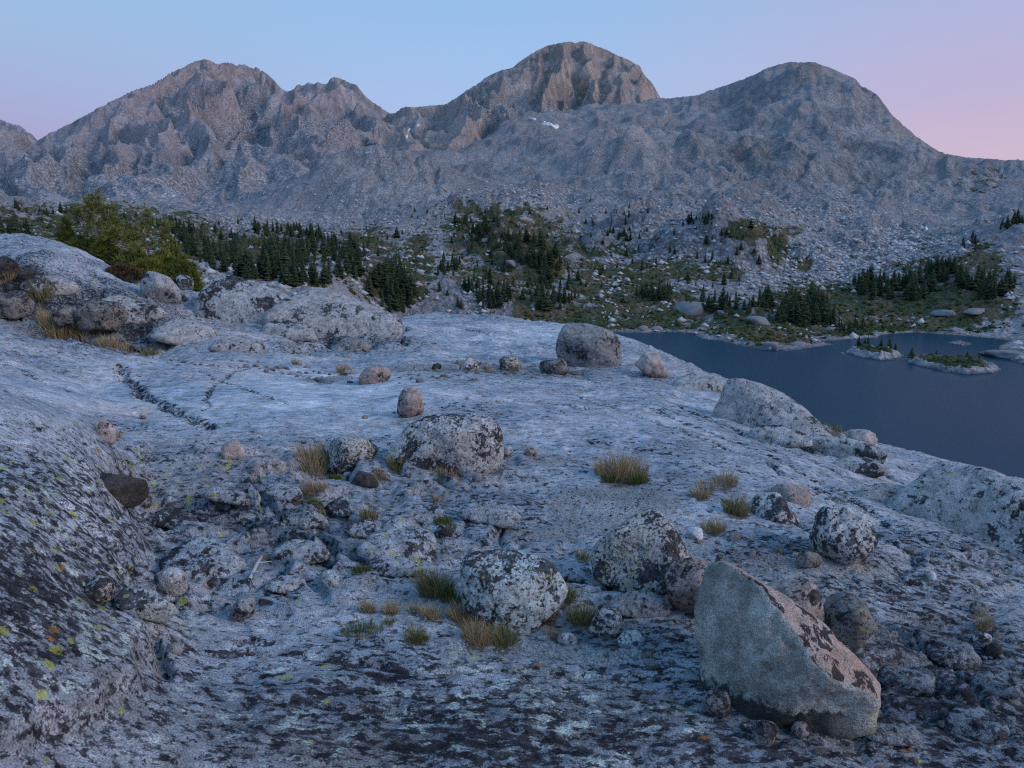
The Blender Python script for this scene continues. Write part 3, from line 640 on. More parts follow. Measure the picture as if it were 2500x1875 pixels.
NXm = np.gradient(MZ, axis=1) / (np.gradient(MX, axis=1) + 1e-6)
talus = mblob([(1500, 690, 40, 90, 1), (2050, 640, 200, 60, 1), (1650, 590, 140, 90, .7), (2200, 600, 120, 40, 1), (1150, 730, 50, 60, .8), (1000, 690, 40, 120, .6), (1950, 690, 150, 30, 1), (700, 545, 250, 30, .6), (1950, 520, 250, 40, .6), (1300, 480, 150, 40, .6), (400, 520, 300, 12, .3)], 0.26)
bare = mblob([(1960, 420, 330, 110, 1), (2000, 250, 250, 100, .7), (1800, 610, 70, 50, 1), (1690, 590, 60, 50, .8), (940, 470, 170, 60, .8), (1600, 410, 110, 60, .7), (2480, 610, 60, 70, .5), (1650, 560, 320, 110, .75), (1250, 500, 250, 60, .6)], 0.4)
warm = mblob([(1400, 330, 300, 70, .6), (940, 450, 170, 80, .4), (1700, 420, 250, 60, .4), (1800, 500, 200, 40, .5), (1300, 400, 200, 60, .4), (2350, 420, 120, 40, .6), (1980, 160, 60, 15, .8)], 0.4)
wet = sstep(0.5, -0.1, MZ - LAKE_Z)

def far_mat(name, sc=1.0, vegon=True, base=(0.26, 0.242, 0.255), pale=(0.38, 0.36, 0.39), brown=(0.22, 0.175, 0.15), darkc=(0.07, 0.066, 0.07), rib=(0.0, 0.0, 0.0), slab=((0.125, 0.125, 0.13), (0.30, 0.29, 0.29))):
    t = NT(name)
    co = t.n('ShaderNodeTexCoord').outputs['Object']
    A_t, A_w, A_b = t.attr('talus'), t.attr('warm'), t.attr('bare')
    n1 = t.noise(co, 0.012 * sc, 4, 0.6); n2 = t.noise(co, 0.07 * sc, 5, 0.65); n3 = t.noise(co, 0.45 * sc, 4, 0.65)
    c = t.mix(t.step(n2, 0.35, 0.65), base, pale)
    c = t.mix(t.math('MULTIPLY', A_w, t.step(n1, 0.35, 0.62)), c, brown)
    # bare slabs: greyer, streaked down the fall line
    st = t.noise(t.mapping(co, rot=rib, sc=(1.0, 0.35, 0.16)), 0.16 * sc, 6, 0.7)
    c = t.mix(t.math('MULTIPLY', A_b, 0.92), c, t.mix(t.step(st, 0.35, 0.68), slab[0], slab[1]))
    # joints and cracks
    wv = t.n('ShaderNodeVectorMath', operation='ADD'); t.L(co, wv.inputs[0])
    nz = t.n('ShaderNodeTexNoise'); t.L(co, nz.inputs['Vector']); nz.inputs['Scale'].default_value = 0.05 * sc; nz.inputs['Detail'].default_value = 3
    ns = t.scalec(nz.outputs['Color'], 14.0 / sc); t.L(ns, wv.inputs[1])
    v1 = t.vor(t.mapping(wv.outputs[0], rot=(0.3, 0.4, 0.7), sc=(1.0, 0.5, 0.7)), 0.055 * sc, 'DISTANCE_TO_EDGE').outputs['Distance']
    v2 = t.vor(t.mapping(wv.outputs[0], rot=(0.9, 0.2, 0.2), sc=(1.0, 0.6, 0.6)), 0.19 * sc, 'DISTANCE_TO_EDGE').outputs['Distance']
    ck = t.math('MAXIMUM', t.math('MULTIPLY', t.step(v1, 0.05, 0.0), t.step(n2, 0.42, 0.6)), t.math('MULTIPLY', t.step(v2, 0.06, 0.0), t.step(n3, 0.45, 0.62)))
    c = t.mix(t.math('MULTIPLY', ck, 0.6), c, darkc)
    # loose blocks: bright and dark speckle
    vb = t.vor(co, 0.55 * sc); sb = t.n('ShaderNodeSeparateColor'); t.L(vb.outputs['Color'], sb.inputs[0])
    blk = t.mix(sb.outputs[0], (0.15, 0.148, 0.157), (0.52, 0.505, 0.525))
    blk = t.scalec(blk, t.rng(vb.outputs['Distance'], 0.15, 0.75, 1.12, 0.42))
    tm = t.step(t.math('ADD', A_t, t.math('MULTIPLY', t.math('SUBTRACT', n2, 0.5), 1.6)), 0.30, 0.62)
    c = t.mix(t.math('MULTIPLY', tm, 0.72), c, blk)
    c = t.scalec(c, t.rng(n3, 0.28, 0.72, 0.60, 1.42))
    c = t.scalec(c, t.rng(n1, 0.3, 0.7, 0.74, 1.46))
    if vegon:
        A_v = t.attr('veg'); A_wt = t.attr('wet')
        nv = t.noise(co, 0.11, 6, 0.72)
        vm = t.step(t.math('ADD', A_v, t.math('MULTIPLY', t.math('SUBTRACT', nv, 0.5), 2.1)), 0.50, 0.60)
        vc = t.mix(t.step(t.noise(co, 0.06, 3, 0.6), 0.40, 0.62), (0.050, 0.066, 0.022), (0.125, 0.092, 0.050))
        vc = t.scalec(vc, t.rng(t.noise(co, 0.9, 3, 0.7), 0.25, 0.75, 0.45, 1.5))
        c = t.mix(t.math('MULTIPLY', vm, 0.93), c, vc)
        c = t.mix(t.math('MULTIPLY', A_wt, 0.7), c, (0.05, 0.045, 0.04))
    t.put(t.b.inputs['Base Color'], c); t.b.inputs['Roughness'].default_value = 0.95; t.b.inputs['Specular IOR Level'].default_value = 0.1
    h = t.math('SUBTRACT', t.math('MULTIPLY', n3, 1.8), t.math('MULTIPLY', vb.outputs['Distance'], 0.9))
    h = t.math('ADD', h, t.math('MULTIPLY', t.math('MINIMUM', v2, 0.10), 1.5))
    t.put(t.b.inputs['Normal'], t.bump(h, 1.0, 1.3 / sc))
    return t.m
FAR = far_mat('valley_rock', rib=(0, 0, R(-35)))
nr, nc = MX.shape
obj('valley_terrain', mesh_arrays('valley_terrain', np.stack([MX, MY, MZ], -1).reshape(-1, 3), grid_faces(nr, nc), True,
    dict(veg=veg, talus=talus, bare=bare, warm=warm, wet=wet)), FAR, kind='structure')
def m_sample(x, y, A=None):
    A = MZ if A is None else A
    r = np.clip(np.interp(y, my, np.arange(len(my))), 0, len(my) - 1.001); c = np.clip((x / y - mu[0]) / (mu[1] - mu[0]), 0, len(mu) - 1.001)
    i = np.asarray(r).astype(int); j = np.asarray(c).astype(int); a = r - i; b = c - j
    return (A[i, j] * (1 - a) + A[i + 1, j] * a) * (1 - b) + (A[i, j + 1] * (1 - a) + A[i + 1, j + 1] * a) * b
_YM = np.exp(np.linspace(math.log(113), math.log(1500), 1400))
def m_hit(px, py):
    u, t = UT(px, py); zr = CAM[2] + t * _YM; zg = np.maximum(m_sample(u * _YM, _YM), LAKE_Z)
    b = np.where(zr <= zg)[0]
    if not len(b): return None
    Y = _YM[b[0]]; return np.array([u * Y, Y, float(m_sample(u * Y, Y))])

# ---- left massif
L_PTS = [(-200, 480, 700), (0, 490, 700), (250, 510, 720), (500, 510, 800), (700, 470, 950), (900, 430, 1080), (1000, 400, 1200), (1085, 390, 1300), (0, 420, 950), (-200, 400, 950), (250, 400, 1150), (500, 390, 1300), (700, 360, 1450), (850, 350, 1500), (1000, 335, 1650),
         (120, 360, 1500), (250, 330, 1500), (380, 300, 1550), (500, 290, 1720), (620, 310, 1720), (700, 300, 1800), (800, 290, 1800), (900, 310, 1850), (1000, 300, 1900), (560, 220, 1950), (450, 220, 1900), (780, 240, 1950)]
L_CREST = [(-250, 250, 2700), (0, 292, 2700), (40, 302, 2650), (92, 338, 2400), (150, 311, 2200), (250, 257, 2150), (330, 216, 2150), (440, 162, 2200), (497, 143, 2200), (570, 152, 2200), (640, 170, 2150), (690, 216, 2150), (750, 203, 2150), (820, 186, 2150), (870, 205, 2150), (930, 262, 2200), (973, 282, 2350), (1060, 256, 2400), (1150, 250, 2400)]
lu, ly, LX, LY, LZ, LU = layer(L_PTS, L_CREST, (-0.74, 0.02), (640, 3100), 330, 520)
def ribbed(X, Y, Z, U, k, amp, sd):
    rel = sstep(0.02, 0.16, (Z - CAM[2]) / Y)
    w = U * k + 0.35 * fbm(X / 260, Y / 260, 3, seed=sd)
    Z = Z + amp * rel * (ridged(w, Y / 620, 2, 0.42, seed=sd + 5) - 0.75) + 0.2 * amp * rel * (ridged(w * 3.3, Y / 260, 3, 0.5, seed=sd + 9) - 0.75)
    Z = Z + 8 * fbm(X / 130, Y / 130, 3, 0.5, seed=sd + 13) + 2.0 * rel * fbm(X / 16, Y / 30, 2, 0.5, seed=sd + 17)
    _, e1, b1 = worley(X / 75 + .4 * fbm(X / 60, Y / 60, 2, seed=sd + 20), Y / 130, sd + 21); _, e2, b2 = worley(X / 26, Y / 44 + .5 * fbm(X / 30, Y / 30, 2, seed=sd + 22), sd + 23)
    return Z + rel * (9 * (b1 - .3 * sstep(.2, 0, e1)) + 3.5 * b2) + 1.2 * b2
LZ = ribbed(LX, LY, LZ, LU, 11, 80, 130)
LZ = fit_skyline(LX, LY, LZ, LU, [(0, 290), (20, 297), (45, 303), (75, 325), (92, 340), (110, 328), (150, 311), (200, 283), (250, 256), (290, 236), (330, 216), (370, 198), (400, 183), (440, 163), (470, 150), (497, 142), (512, 146), (528, 154), (535, 155), (542, 149), (555, 148), (575, 152), (598, 154), (610, 160), (622, 161), (640, 170),
      (660, 186), (672, 197), (687, 216), (700, 221), (714, 216), (722, 208), (731, 202), (738, 209), (750, 199), (757, 202), (768, 204), (775, 199), (790, 203), (800, 202), (806, 189), (818, 185), (836, 190), (845, 196), (860, 201), (872, 207), (880, 220), (893, 234), (906, 244), (930, 260), (950, 274), (973, 282), (985, 271), (1008, 260), (1040, 257), (1070, 254), (1085, 254)], ramp=0.05)
LPX, LPY = pix(LX, LY, LZ)
def gblob(PX, PY, lst, base):
    v = np.full(PX.shape, base)
    for (px, py, rx, ry, val) in lst:
        w = np.exp(-((((PX - px) / rx) ** 2 + ((PY - py) / ry) ** 2) ** 1.3)); v = v * (1 - w) + val * w
    return v
LM = far_mat('massif_rock', 0.55, False, base=(0.355, 0.31, 0.325), pale=(0.45, 0.405, 0.435), brown=(0.32, 0.235, 0.205), darkc=(.11, .09, .09), rib=(0, 0, 0), slab=((0.19, 0.155, 0.155), (0.40, 0.345, 0.35)))
nr, nc = LX.shape
obj('mountain_left', mesh_arrays('mountain_left', np.stack([LX, LY, LZ], -1).reshape(-1, 3), grid_faces(nr, nc), True,
    dict(talus=gblob(LPX, LPY, [(400, 440, 500, 60, .75), (800, 320, 120, 30, .9), (600, 360, 200, 40, .6), (150, 430, 150, 60, .7)], 0.25) + .45 * sstep(.45, .05, ridged(LU * 11 + 0.35 * fbm(LX / 260, LY / 260, 3, seed=130), LY / 620, 2, 0.42, seed=135) - .2),
         bare=gblob(LPX, LPY, [(600, 230, 220, 90, .95), (820, 260, 140, 70, .95), (950, 320, 80, 30, .7)], 0.45),
         warm=gblob(LPX, LPY, [(550, 180, 180, 60, .9), (800, 210, 130, 50, .9), (850, 370, 90, 50, .6), (300, 330, 250, 90, .5)], 0.35))), LM, kind='structure')
# ---- central peak
C_PTS = [(1450, 410, 985), (1580, 400, 985), (1720, 390, 985), (950, 430, 1000), (1100, 400, 1020), (1250, 350, 1100), (1450, 330, 1150), (1650, 300, 1250), (1000, 340, 1400), (1080, 330, 1400), (1250, 300, 1450), (1400, 290, 1480), (1600, 262, 1550), (1700, 270, 1500), (1150, 270, 1600), (1250, 240, 1650), (1350, 200, 1720), (1450, 190, 1740), (1550, 210, 1740), (1250, 190, 1780), (1400, 150, 1820), (1500, 165, 1800)]
C_CREST = [(950, 300, 1950), (1030, 265, 1950), (1085, 252, 1950), (1150, 212, 1950), (1200, 181, 1930), (1250, 165, 1900), (1330, 113, 1900), (1400, 101, 1900), (1440, 104, 1900), (1500, 130, 1880), (1550, 156, 1850), (1600, 215, 1800), (1640, 262, 1800), (1700, 300, 1800)]
cu, cyy, CX, CY, CZ, CU = layer(C_PTS, C_CREST, (-0.16, 0.24), (980, 2500), 260, 340)
CZ = ribbed(CX, CY, CZ, CU, 15, 45, 160)
CZ = fit_skyline(CX, CY, CZ, CU, [(1040, 262), (1085, 252), (1110, 240), (1130, 225), (1150, 212), (1175, 195), (1200, 181), (1225, 170), (1250, 165), (1265, 152), (1282, 140), (1305, 125), (1330, 112), (1360, 105), (1388, 100), (1402, 102), (1410, 101), (1425, 99), (1440, 103), (1452, 110), (1475, 118), (1500, 130), (1530, 143), (1550, 154), (1562, 160), (1572, 178), (1590, 198), (1600, 215), (1612, 236)], ramp=0.05)
CPX, CPY = pix(CX, CY, CZ)
nr, nc = CX.shape
CMAT = far_mat('peak_rock', 0.6, False, base=(0.325, 0.275, 0.26), pale=(0.40, 0.36, 0.36), brown=(0.34, 0.235, 0.18), rib=(0, 0, R(20)), slab=((0.20, 0.155, 0.14), (0.41, 0.335, 0.30)))
obj('mountain_peak', mesh_arrays('mountain_peak', np.stack([CX, CY, CZ], -1).reshape(-1, 3), grid_faces(nr, nc), True,
    dict(talus=gblob(CPX, CPY, [(1200, 220, 90, 60, .55), (1300, 280, 200, 20, .7)], 0.2), bare=gblob(CPX, CPY, [(1400, 190, 150, 90, .9)], 0.4),
         warm=gblob(CPX, CPY, [(1400, 190, 160, 80, .85), (1330, 150, 60, 40, 1)], 0.35))), CMAT, kind='structure')

# ---- lake
def water_mat():
    t = NT('lake_water'); co = t.n('ShaderNodeTexCoord').outputs['Object']
    t.put(t.b.inputs['Base Color'], (0.003, 0.036, 0.066)); t.b.inputs['Roughness'].default_value = 0.30; t.b.inputs['IOR'].default_value = 1.33
    t.b.inputs['Specular IOR Level'].default_value = 0.05
    h = t.noise(t.mapping(co, sc=(0.5, 1.0, 1.0)), 1.6, 4, 0.6)
    t.put(t.b.inputs['Normal'], t.bump(h, 0.35, 0.10))
    return t.m
obj('lake_water', mesh_arrays('lake_water', np.array([(-260, 22, LAKE_Z), (420, 22, LAKE_Z), (420, 330, LAKE_Z), (-260, 330, LAKE_Z)]), np.array([(0, 1, 2, 3)]), False), water_mat(), kind='structure')

# ================================================================== THINGS: boulders and outcrops
def ico(sub):
    import bmesh
    bm = bmesh.new(); bmesh.ops.create_icosphere(bm, subdivisions=sub, radius=1.0)
    V = np.array([v.co[:] for v in bm.verts]); F = np.array([[v.index for v in f.verts] for f in bm.faces]); bm.free()
    return V / np.linalg.norm(V, axis=1)[:, None], F
ICO = {k: ico(k) for k in (2, 3, 4, 5)}
def rock_shape(D, planes, p):
    acc = np.zeros(len(D))
    for (n, h) in planes:
        acc += np.clip(D @ np.asarray(n, float), 0, None) ** p / max(h, 1e-4) ** p
    return acc ** (-1.0 / p)
def rough_up(V, size, seed, amp=1.0):
    s = seed * 3.7
    k = 1.0 / size
    n = perlin3(V[:, 0] * 1.6 * k + s, V[:, 1] * 1.6 * k, V[:, 2] * 1.6 * k, 1) * 0.050 + perlin3(V[:, 0] * 4 * k, V[:, 1] * 4 * k + s, V[:, 2] * 4 * k, 2) * 0.026
    n += perlin3(V[:, 0] * 10 * k, V[:, 1] * 10 * k, V[:, 2] * 10 * k + s, 3) * 0.013 + perlin3(V[:, 0] * 24 * k, V[:, 1] * 24 * k, V[:, 2] * 24 * k + s, 4) * 0.006
    c = np.abs(perlin3(V[:, 0] * 2.6 * k + s, V[:, 1] * 2.6 * k + 4, V[:, 2] * 2.6 * k, 6)); n -= 0.045 * np.clip(0.10 - c, 0, 1) / 0.10 * (perlin3(V[:, 0] * k, V[:, 1] * k, V[:, 2] * k + s, 7) > 0.05)
    r = np.linalg.norm(V, axis=1, keepdims=True) + 1e-9
    return V + V / r * (1.35 * n * amp * size)[:, None]
_bseed = [0]
def boulder(name, outline, mat, label, cat='boulder', depth=None, thick=0.9, p=14, faces=None, sub=4, rough=1.0, group=None, sink=0.3, cshift=0.35, flat=None):
    """a rock whose outline, seen along the line from the viewpoint, is `outline`; its own distance, thickness and facets"""
    _bseed[0] += 1; sd = _bseed[0]; rs = np.random.RandomState(sd)
    o = np.array(outline, float); cx = 0.5 * (o[:, 0].min() + o[:, 0].max()); cy_ = 0.5 * (o[:, 1].min() + o[:, 1].max())
    bot = o[:, 1].max(); wpx = o[:, 0].max() - o[:, 0].min(); hpx = bot - o[:, 1].min()
    if depth is None: depth = fg_hit(cx, bot - 0.05 * hpx)[1]
    half = 0.5 * min(wpx, 1.6 * hpx) * depth / FPX * thick
    Yc = depth + cshift * half
    C = P(cx, cy_, Yc); f = C - CAM; f = f / np.linalg.norm(f)
    rt = np.cross(f, (0, 0, 1.0)); rt /= np.linalg.norm(rt); up = np.cross(rt, f); tw = -f
    pts = []
    for a, b in o:
        d = P(a, b, 1.0) - CAM; s_ = ((C - CAM) @ f) / (d @ f); q = CAM + d * s_ - C; pts.append((q @ rt, q @ up))
    pts = np.array(pts)
    if np.cross(pts[1] - pts[0], pts[2] - pts[1]).sum() > 0 or True:
        area = 0.5 * np.sum(pts[:, 0] * np.roll(pts[:, 1], -1) - np.roll(pts[:, 0], -1) * pts[:, 1])
        if area < 0: pts = pts[::-1]
    planes = []; n = len(pts)
    hull = convex(pts)
    for i in range(len(hull)):
        a = hull[i]; b = hull[(i + 1) % len(hull)]; e = b - a; L = np.linalg.norm(e)
        if L < 1e-5: continue
        nn = np.array([e[1], -e[0]]) / L; h = nn @ a
        if h < 0.02: h = 0.02
        if nn[1] < -0.3: h += sink * half
        tz = 0.09
        planes.append(((nn[0] * math.cos(tz), nn[1] * math.cos(tz), math.sin(tz) * (1 if i % 2 else -1)), h * (1.0 if True else 1)))
    m = FPX / Yc
    if faces:
        for gx, gy, D in faces:
            nn = np.array([-gx, -gy, 1.0]); l = np.linalg.norm(nn); planes.append((nn / l, max(D / m / l, 0.1 * half)))
    else:
        for nx, ny, nz, h in ((0, .55, .83, .80), (-.62, .2, .75, .86), (.62, .15, .77, .86), (0, -.45, .89, .82), (.2, .8, .55, .95)):
            v = np.array([nx, ny, nz]) + rs.uniform(-.22, .22, 3); v /= np.linalg.norm(v); planes.append((v, h * half * rs.uniform(.85, 1.1)))
        for _ in range(5):
            v = rs.normal(size=3); v[2] = abs(v[2]); v /= np.linalg.norm(v); planes.append((v, half * rs.uniform(.74, .96)))
    for nx, ny, nz, h in ((0, .2, -1, .9), (.6, .1, -.8, .9), (-.6, .1, -.8, .9), (0, .7, -.7, 1.0)):
        v = np.array([nx, ny, nz]); v = v / np.linalg.norm(v); planes.append((v, h * half))
    D, F = ICO[sub]
    V = D * rock_shape(D, planes, p)[:, None]
    V = rough_up(V, half, sd, rough)
    Wd = V[:, :1] * rt + V[:, 1:2] * up + V[:, 2:3] * tw
    base = C + up * (pts[:, 1].min() * 0.9)
    off = C - base
    ob = obj(name, mesh_arrays(name, Wd + off, F, True), mat, label=label, cat=cat, group=group, loc=base)
    return ob
def convex(pts):
    p = sorted(map(tuple, pts))
    def half(ps):
        h = []
        for q in ps:
            while len(h) > 1 and (h[-1][0] - h[-2][0]) * (q[1] - h[-2][1]) - (h[-1][1] - h[-2][1]) * (q[0] - h[-2][0]) <= 0: h.pop()
            h.append(q)
        return h[:-1]
    return np.array(half(p) + half(p[::-1]))

RM = dict(
    white=rock_mat('granite_pale_spotted', palecol=(.48, .49, .49), base=(0.44, 0.435, 0.44), base2=(0.49, 0.45, 0.43), dark=0.62, pale=0.45, yellow=0.10, scale=1.8),
    bluewhite=rock_mat('granite_lichen_crust', base=(0.38, 0.39, 0.40), base2=(0.44, 0.44, 0.44), dark=0.61, pale=0.9, yellow=0.25, scale=1.8, palecol=(0.45, 0.50, 0.49)),
    speck=rock_mat('granite_black_speckled', palecol=(.46, .47, .46), base=(0.42, 0.41, 0.40), base2=(0.42, 0.38, 0.355), dark=0.74, pale=0.5, yellow=0.35, scale=2.0),
    pink=rock_mat('granite_pink', base=(0.33, 0.27, 0.25), base2=(0.40, 0.30, 0.265), dark=0.46, pale=0.25, yellow=0.08, scale=2.0),
    pinkdark=rock_mat('granite_pink_dark', base=(0.30, 0.22, 0.20), base2=(0.36, 0.25, 0.22), dark=0.6, pale=0.35, yellow=0.3, scale=2.0),
    grey=rock_mat('granite_grey', base=(0.24, 0.245, 0.255), base2=(0.29, 0.28, 0.28), dark=0.40, pale=0.15, yellow=0.05, scale=1.6),
    dark=rock_mat('dark_rock', base=(0.055, 0.052, 0.05), base2=(0.085, 0.075, 0.07), dark=0.35, pale=0.05, yellow=0.30, grain=0.45),
    darkspeck=rock_mat('dark_lichen_rock', base=(0.20, 0.19, 0.185), base2=(0.25, 0.22, 0.20), dark=0.62, pale=0.4, yellow=0.75, scale=1.9),
    rosy=rock_mat('granite_rosy_clean', base=(0.40, 0.33, 0.31), base2=(0.45, 0.37, 0.345), dark=0.18, pale=0.1, yellow=0.0),
    slab=rock_mat('granite_outcrop', base=(0.33, 0.345, 0.36), base2=(0.37, 0.36, 0.36), dark=0.52, pale=0.3, yellow=0.12, scale=0.6),
    ledge=rock_mat('granite_ledge', base=(0.30, 0.32, 0.35), base2=(0.34, 0.335, 0.345), dark=0.58, pale=0.5, yellow=0.45, scale=1.1, grain=.45),
    ledgedark=rock_mat('granite_ledge_dark', base=(0.18, 0.19, 0.21), base2=(0.22, 0.22, 0.225), dark=0.62, pale=0.35, yellow=0.05, scale=1.1, grain=.45),
    slabpink=rock_mat('granite_outcrop_rosy', base=(0.35, 0.35, 0.355), base2=(0.39, 0.365, 0.355), dark=0.48, pale=0.2, yellow=0.03, scale=0.7),
    snowy=rock_mat('quartz_white', base=(0.55, 0.56, 0.58), base2=(0.5, 0.5, 0.5), dark=0.15, pale=0.3, yellow=0.0),
)
def big_mat():
    """the slanted boulder: a fresh grey-green face, a rosy upper face, a ragged black band along its foot"""
    t = NT('granite_split_boulder'); co = t.n('ShaderNodeTexCoord').outputs['Object']
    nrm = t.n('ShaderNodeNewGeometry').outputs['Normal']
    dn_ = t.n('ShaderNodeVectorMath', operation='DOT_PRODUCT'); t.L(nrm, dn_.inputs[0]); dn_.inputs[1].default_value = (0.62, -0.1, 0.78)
    n1 = t.noise(co, 5, 4, 0.65); n2 = t.noise(co, 26, 4, 0.7); n3 = t.noise(co, 170, 1, 0.6)
    c = t.mix(t.step(n1, 0.36, 0.64), (0.20, 0.20, 0.185), (0.42, 0.42, 0.385))
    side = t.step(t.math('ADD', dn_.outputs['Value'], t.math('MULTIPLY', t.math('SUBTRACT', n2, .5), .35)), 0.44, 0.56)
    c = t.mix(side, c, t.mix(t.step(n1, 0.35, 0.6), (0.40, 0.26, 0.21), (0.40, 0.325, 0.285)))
    dk = t.noise(t.mapping(co, rot=(0, R(45), 0), sc=(1, 1, .35)), 15, 5, 0.66, .3)
    c = t.mix(t.math('MULTIPLY', t.math('MULTIPLY', t.step(dk, 0.52, 0.56), side), .92), c, (0.03, 0.026, 0.03))
    z = t.n('ShaderNodeSeparateXYZ'); t.L(co, z.inputs[0])
    ft = t.step(t.math('ADD', z.outputs[2], t.math('MULTIPLY', t.math('SUBTRACT', n2, .5), .16)), 0.10, 0.06)
    ft = t.math('MULTIPLY', ft, t.step(z.outputs[0], 0.28, 0.10))
    c = t.mix(t.math('MULTIPLY', ft, .9), c, (0.028, 0.026, 0.028))
    yl = t.math('MULTIPLY', t.step(z.outputs[0], 0.22, 0.34), t.math('MULTIPLY', t.step(z.outputs[2], 0.15, 0.05), t.step(n2, .5, .56)))
    c = t.mix(t.math('MULTIPLY', yl, .85), c, (0.33, 0.36, 0.07))
    c = t.scalec(c, t.rng(n2, .25, .75, .72, 1.25)); c = t.scalec(c, t.rng(n3, .3, .7, .62, 1.38))
    t.put(t.b.inputs['Base Color'], c); t.b.inputs['Roughness'].default_value = .85
    t.put(t.b.inputs['Normal'], t.bump(t.math('ADD', t.math('ADD', n2, n1), t.math('MULTIPLY', n3, .25)), .9, .022))
    return t.m
RM['big'] = big_mat()

def ridge_faces(p0, p1, outline, kl, kr, D, extra=()):
    """two facets meeting along the line p0-p1 (photo px): slope kl on its left side, kr on its right"""
    o = np.array(outline, float); c = np.array([(o[:, 0].min() + o[:, 0].max()) / 2, (o[:, 1].min() + o[:, 1].max()) / 2])
    a = np.array([p0[0] - c[0], c[1] - p0[1]]); b = np.array([p1[0] - c[0], c[1] - p1[1]]); d = (b - a) / np.linalg.norm(b - a)
    n = np.array([-d[1], d[0]])
    if n[0] < 0: n = -n
    off = n @ a
    return [(kl * n[0], kl * n[1], D - kl * off), (-kr * n[0], -kr * n[1], D + kr * off)] + list(extra)

OL_BIG = [(1737, 1373), (1757, 1366), (1790, 1374), (1834, 1402), (1887, 1450), (1945, 1494), (2022, 1547), (2075, 1585), (2118, 1633), (2150, 1682), (2150, 1710), (2123, 1744), (2065, 1761), (2003, 1756), (1863, 1749), (1819, 1725), (1781, 1691), (1737, 1629), (1718, 1575), (1705, 1522), (1705, 1465), (1718, 1431)]
boulder('boulder', OL_BIG, RM['big'], 'large slanted boulder with grey-green split face and rosy upper side, lower right', p=44, sub=5, rough=1.25, thick=0.8,
        faces=ridge_faces((1874, 1476), (2094, 1710), OL_BIG, 0.20, 1.05, 150, [(-0.35, 0.9, 250), (0.6, 0.25, 168), (0.1, 0.55, 190), (-.2, -.75, 250)]))
OL = [(1443, 1349), (1451, 1330), (1496, 1291), (1554, 1252), (1581, 1238), (1600, 1239), (1641, 1281), (1663, 1310), (1675, 1344), (1651, 1380), (1627, 1410), (1612, 1426), (1588, 1430), (1554, 1424), (1520, 1407), (1463, 1390), (1446, 1373)]
boulder('boulder', OL, RM['speck'], 'pyramid-shaped black-speckled boulder with pointed top', p=24, sub=5, rough=0.8, faces=ridge_faces((1600, 1240), (1650, 1370), OL, 0.25, 1.3, 85, [(0.1, -0.75, 92)]))
boulder('boulder', [(1617, 1368), (1651, 1354), (1709, 1359), (1747, 1366), (1800, 1420), (1790, 1490), (1704, 1513), (1670, 1498), (1655, 1460), (1631, 1436), (1619, 1397)], RM['pinkdark'], 'dark rosy boulder wedged between the pyramid boulder and the large slanted boulder', p=12, rough=1.1)
boulder('boulder', [(1863, 1407), (1906, 1400), (1969, 1402), (1993, 1421), (2005, 1450), (2012, 1498), (2022, 1545), (1979, 1560), (1900, 1500)], RM['pink'], 'rosy boulder leaning behind the large slanted boulder', p=16)
boulder('boulder', [(2005, 1436), (2041, 1431), (2089, 1445), (2123, 1460), (2147, 1484), (2150, 1508), (2133, 1537), (2094, 1571), (2075, 1585), (2041, 1570), (2002, 1520)], RM['darkspeck'], 'dark rough boulder tapering down, right of the rosy leaning boulder', p=16, rough=1.2)
OL = [(1959, 1248), (1998, 1228), (2070, 1233), (2099, 1238), (2123, 1262), (2138, 1291), (2148, 1320), (2138, 1344), (2114, 1363), (2065, 1377), (2022, 1366), (1986, 1344), (1976, 1315), (1964, 1281)]
boulder('boulder', OL, RM['white'], 'rounded white boulder with black lichen, rightmost of the three-boulder cluster', p=12, sub=5)
OL = [(1807, 1272), (1819, 1243), (1844, 1199), (1863, 1189), (1892, 1195), (1916, 1219), (1935, 1248), (1959, 1281), (1954, 1306), (1926, 1315), (1882, 1308), (1834, 1291)]
boulder('boulder', OL, RM['white'], 'humped white boulder with black lichen, leftmost of the three-boulder cluster', p=12, sub=5, depth=5.15)
boulder('boulder', [(1885, 1185), (1921, 1178), (1954, 1190), (1986, 1197), (1995, 1224), (1985, 1255), (1945, 1265), (1905, 1240)], RM['pink'], 'grey boulder with an orange-rosy end, rearmost of the three-boulder cluster', p=16, depth=5.55)
OL = [(1113, 1396), (1130, 1351), (1198, 1331), (1266, 1334), (1334, 1362), (1373, 1396), (1381, 1418), (1345, 1458), (1277, 1503), (1254, 1537), (1209, 1531), (1153, 1469), (1119, 1430)]
boulder('boulder', OL, RM['bluewhite'], 'pale crusted boulder narrowing to its foot, grass around its base', p=12, sub=5, faces=[(0, -1.0, 95), (0.55, 0.15, 95), (-0.5, 0.1, 95), (0, 0.35, 80)])
OL = [(946, 1092), (971, 1060), (1007, 1024), (1053, 1008), (1098, 1005), (1152, 1011), (1170, 1007), (1202, 1015), (1224, 1038), (1236, 1069), (1229, 1096), (1202, 1128), (1161, 1146), (1107, 1157), (1062, 1159), (1016, 1153), (980, 1133), (953, 1110)]
boulder('boulder', OL, RM['white'], 'biggest boulder of the middle slab, white and rosy with black lichen blotches', p=14, sub=5, thick=0.8, faces=ridge_faces((1150, 1012), (1060, 1155), OL, 0.55, 0.30, 88, [(0.1, -1.3, 120), (0.2, 0.5, 80)]))
boulder('boulder', [(779, 1074), (804, 1067), (849, 1065), (894, 1069), (926, 1087), (946, 1105), (937, 1142), (881, 1148), (836, 1143), (786, 1125)], RM['speck'], 'low mottled boulder touching the left side of the biggest middle boulder', p=12, sub=5)
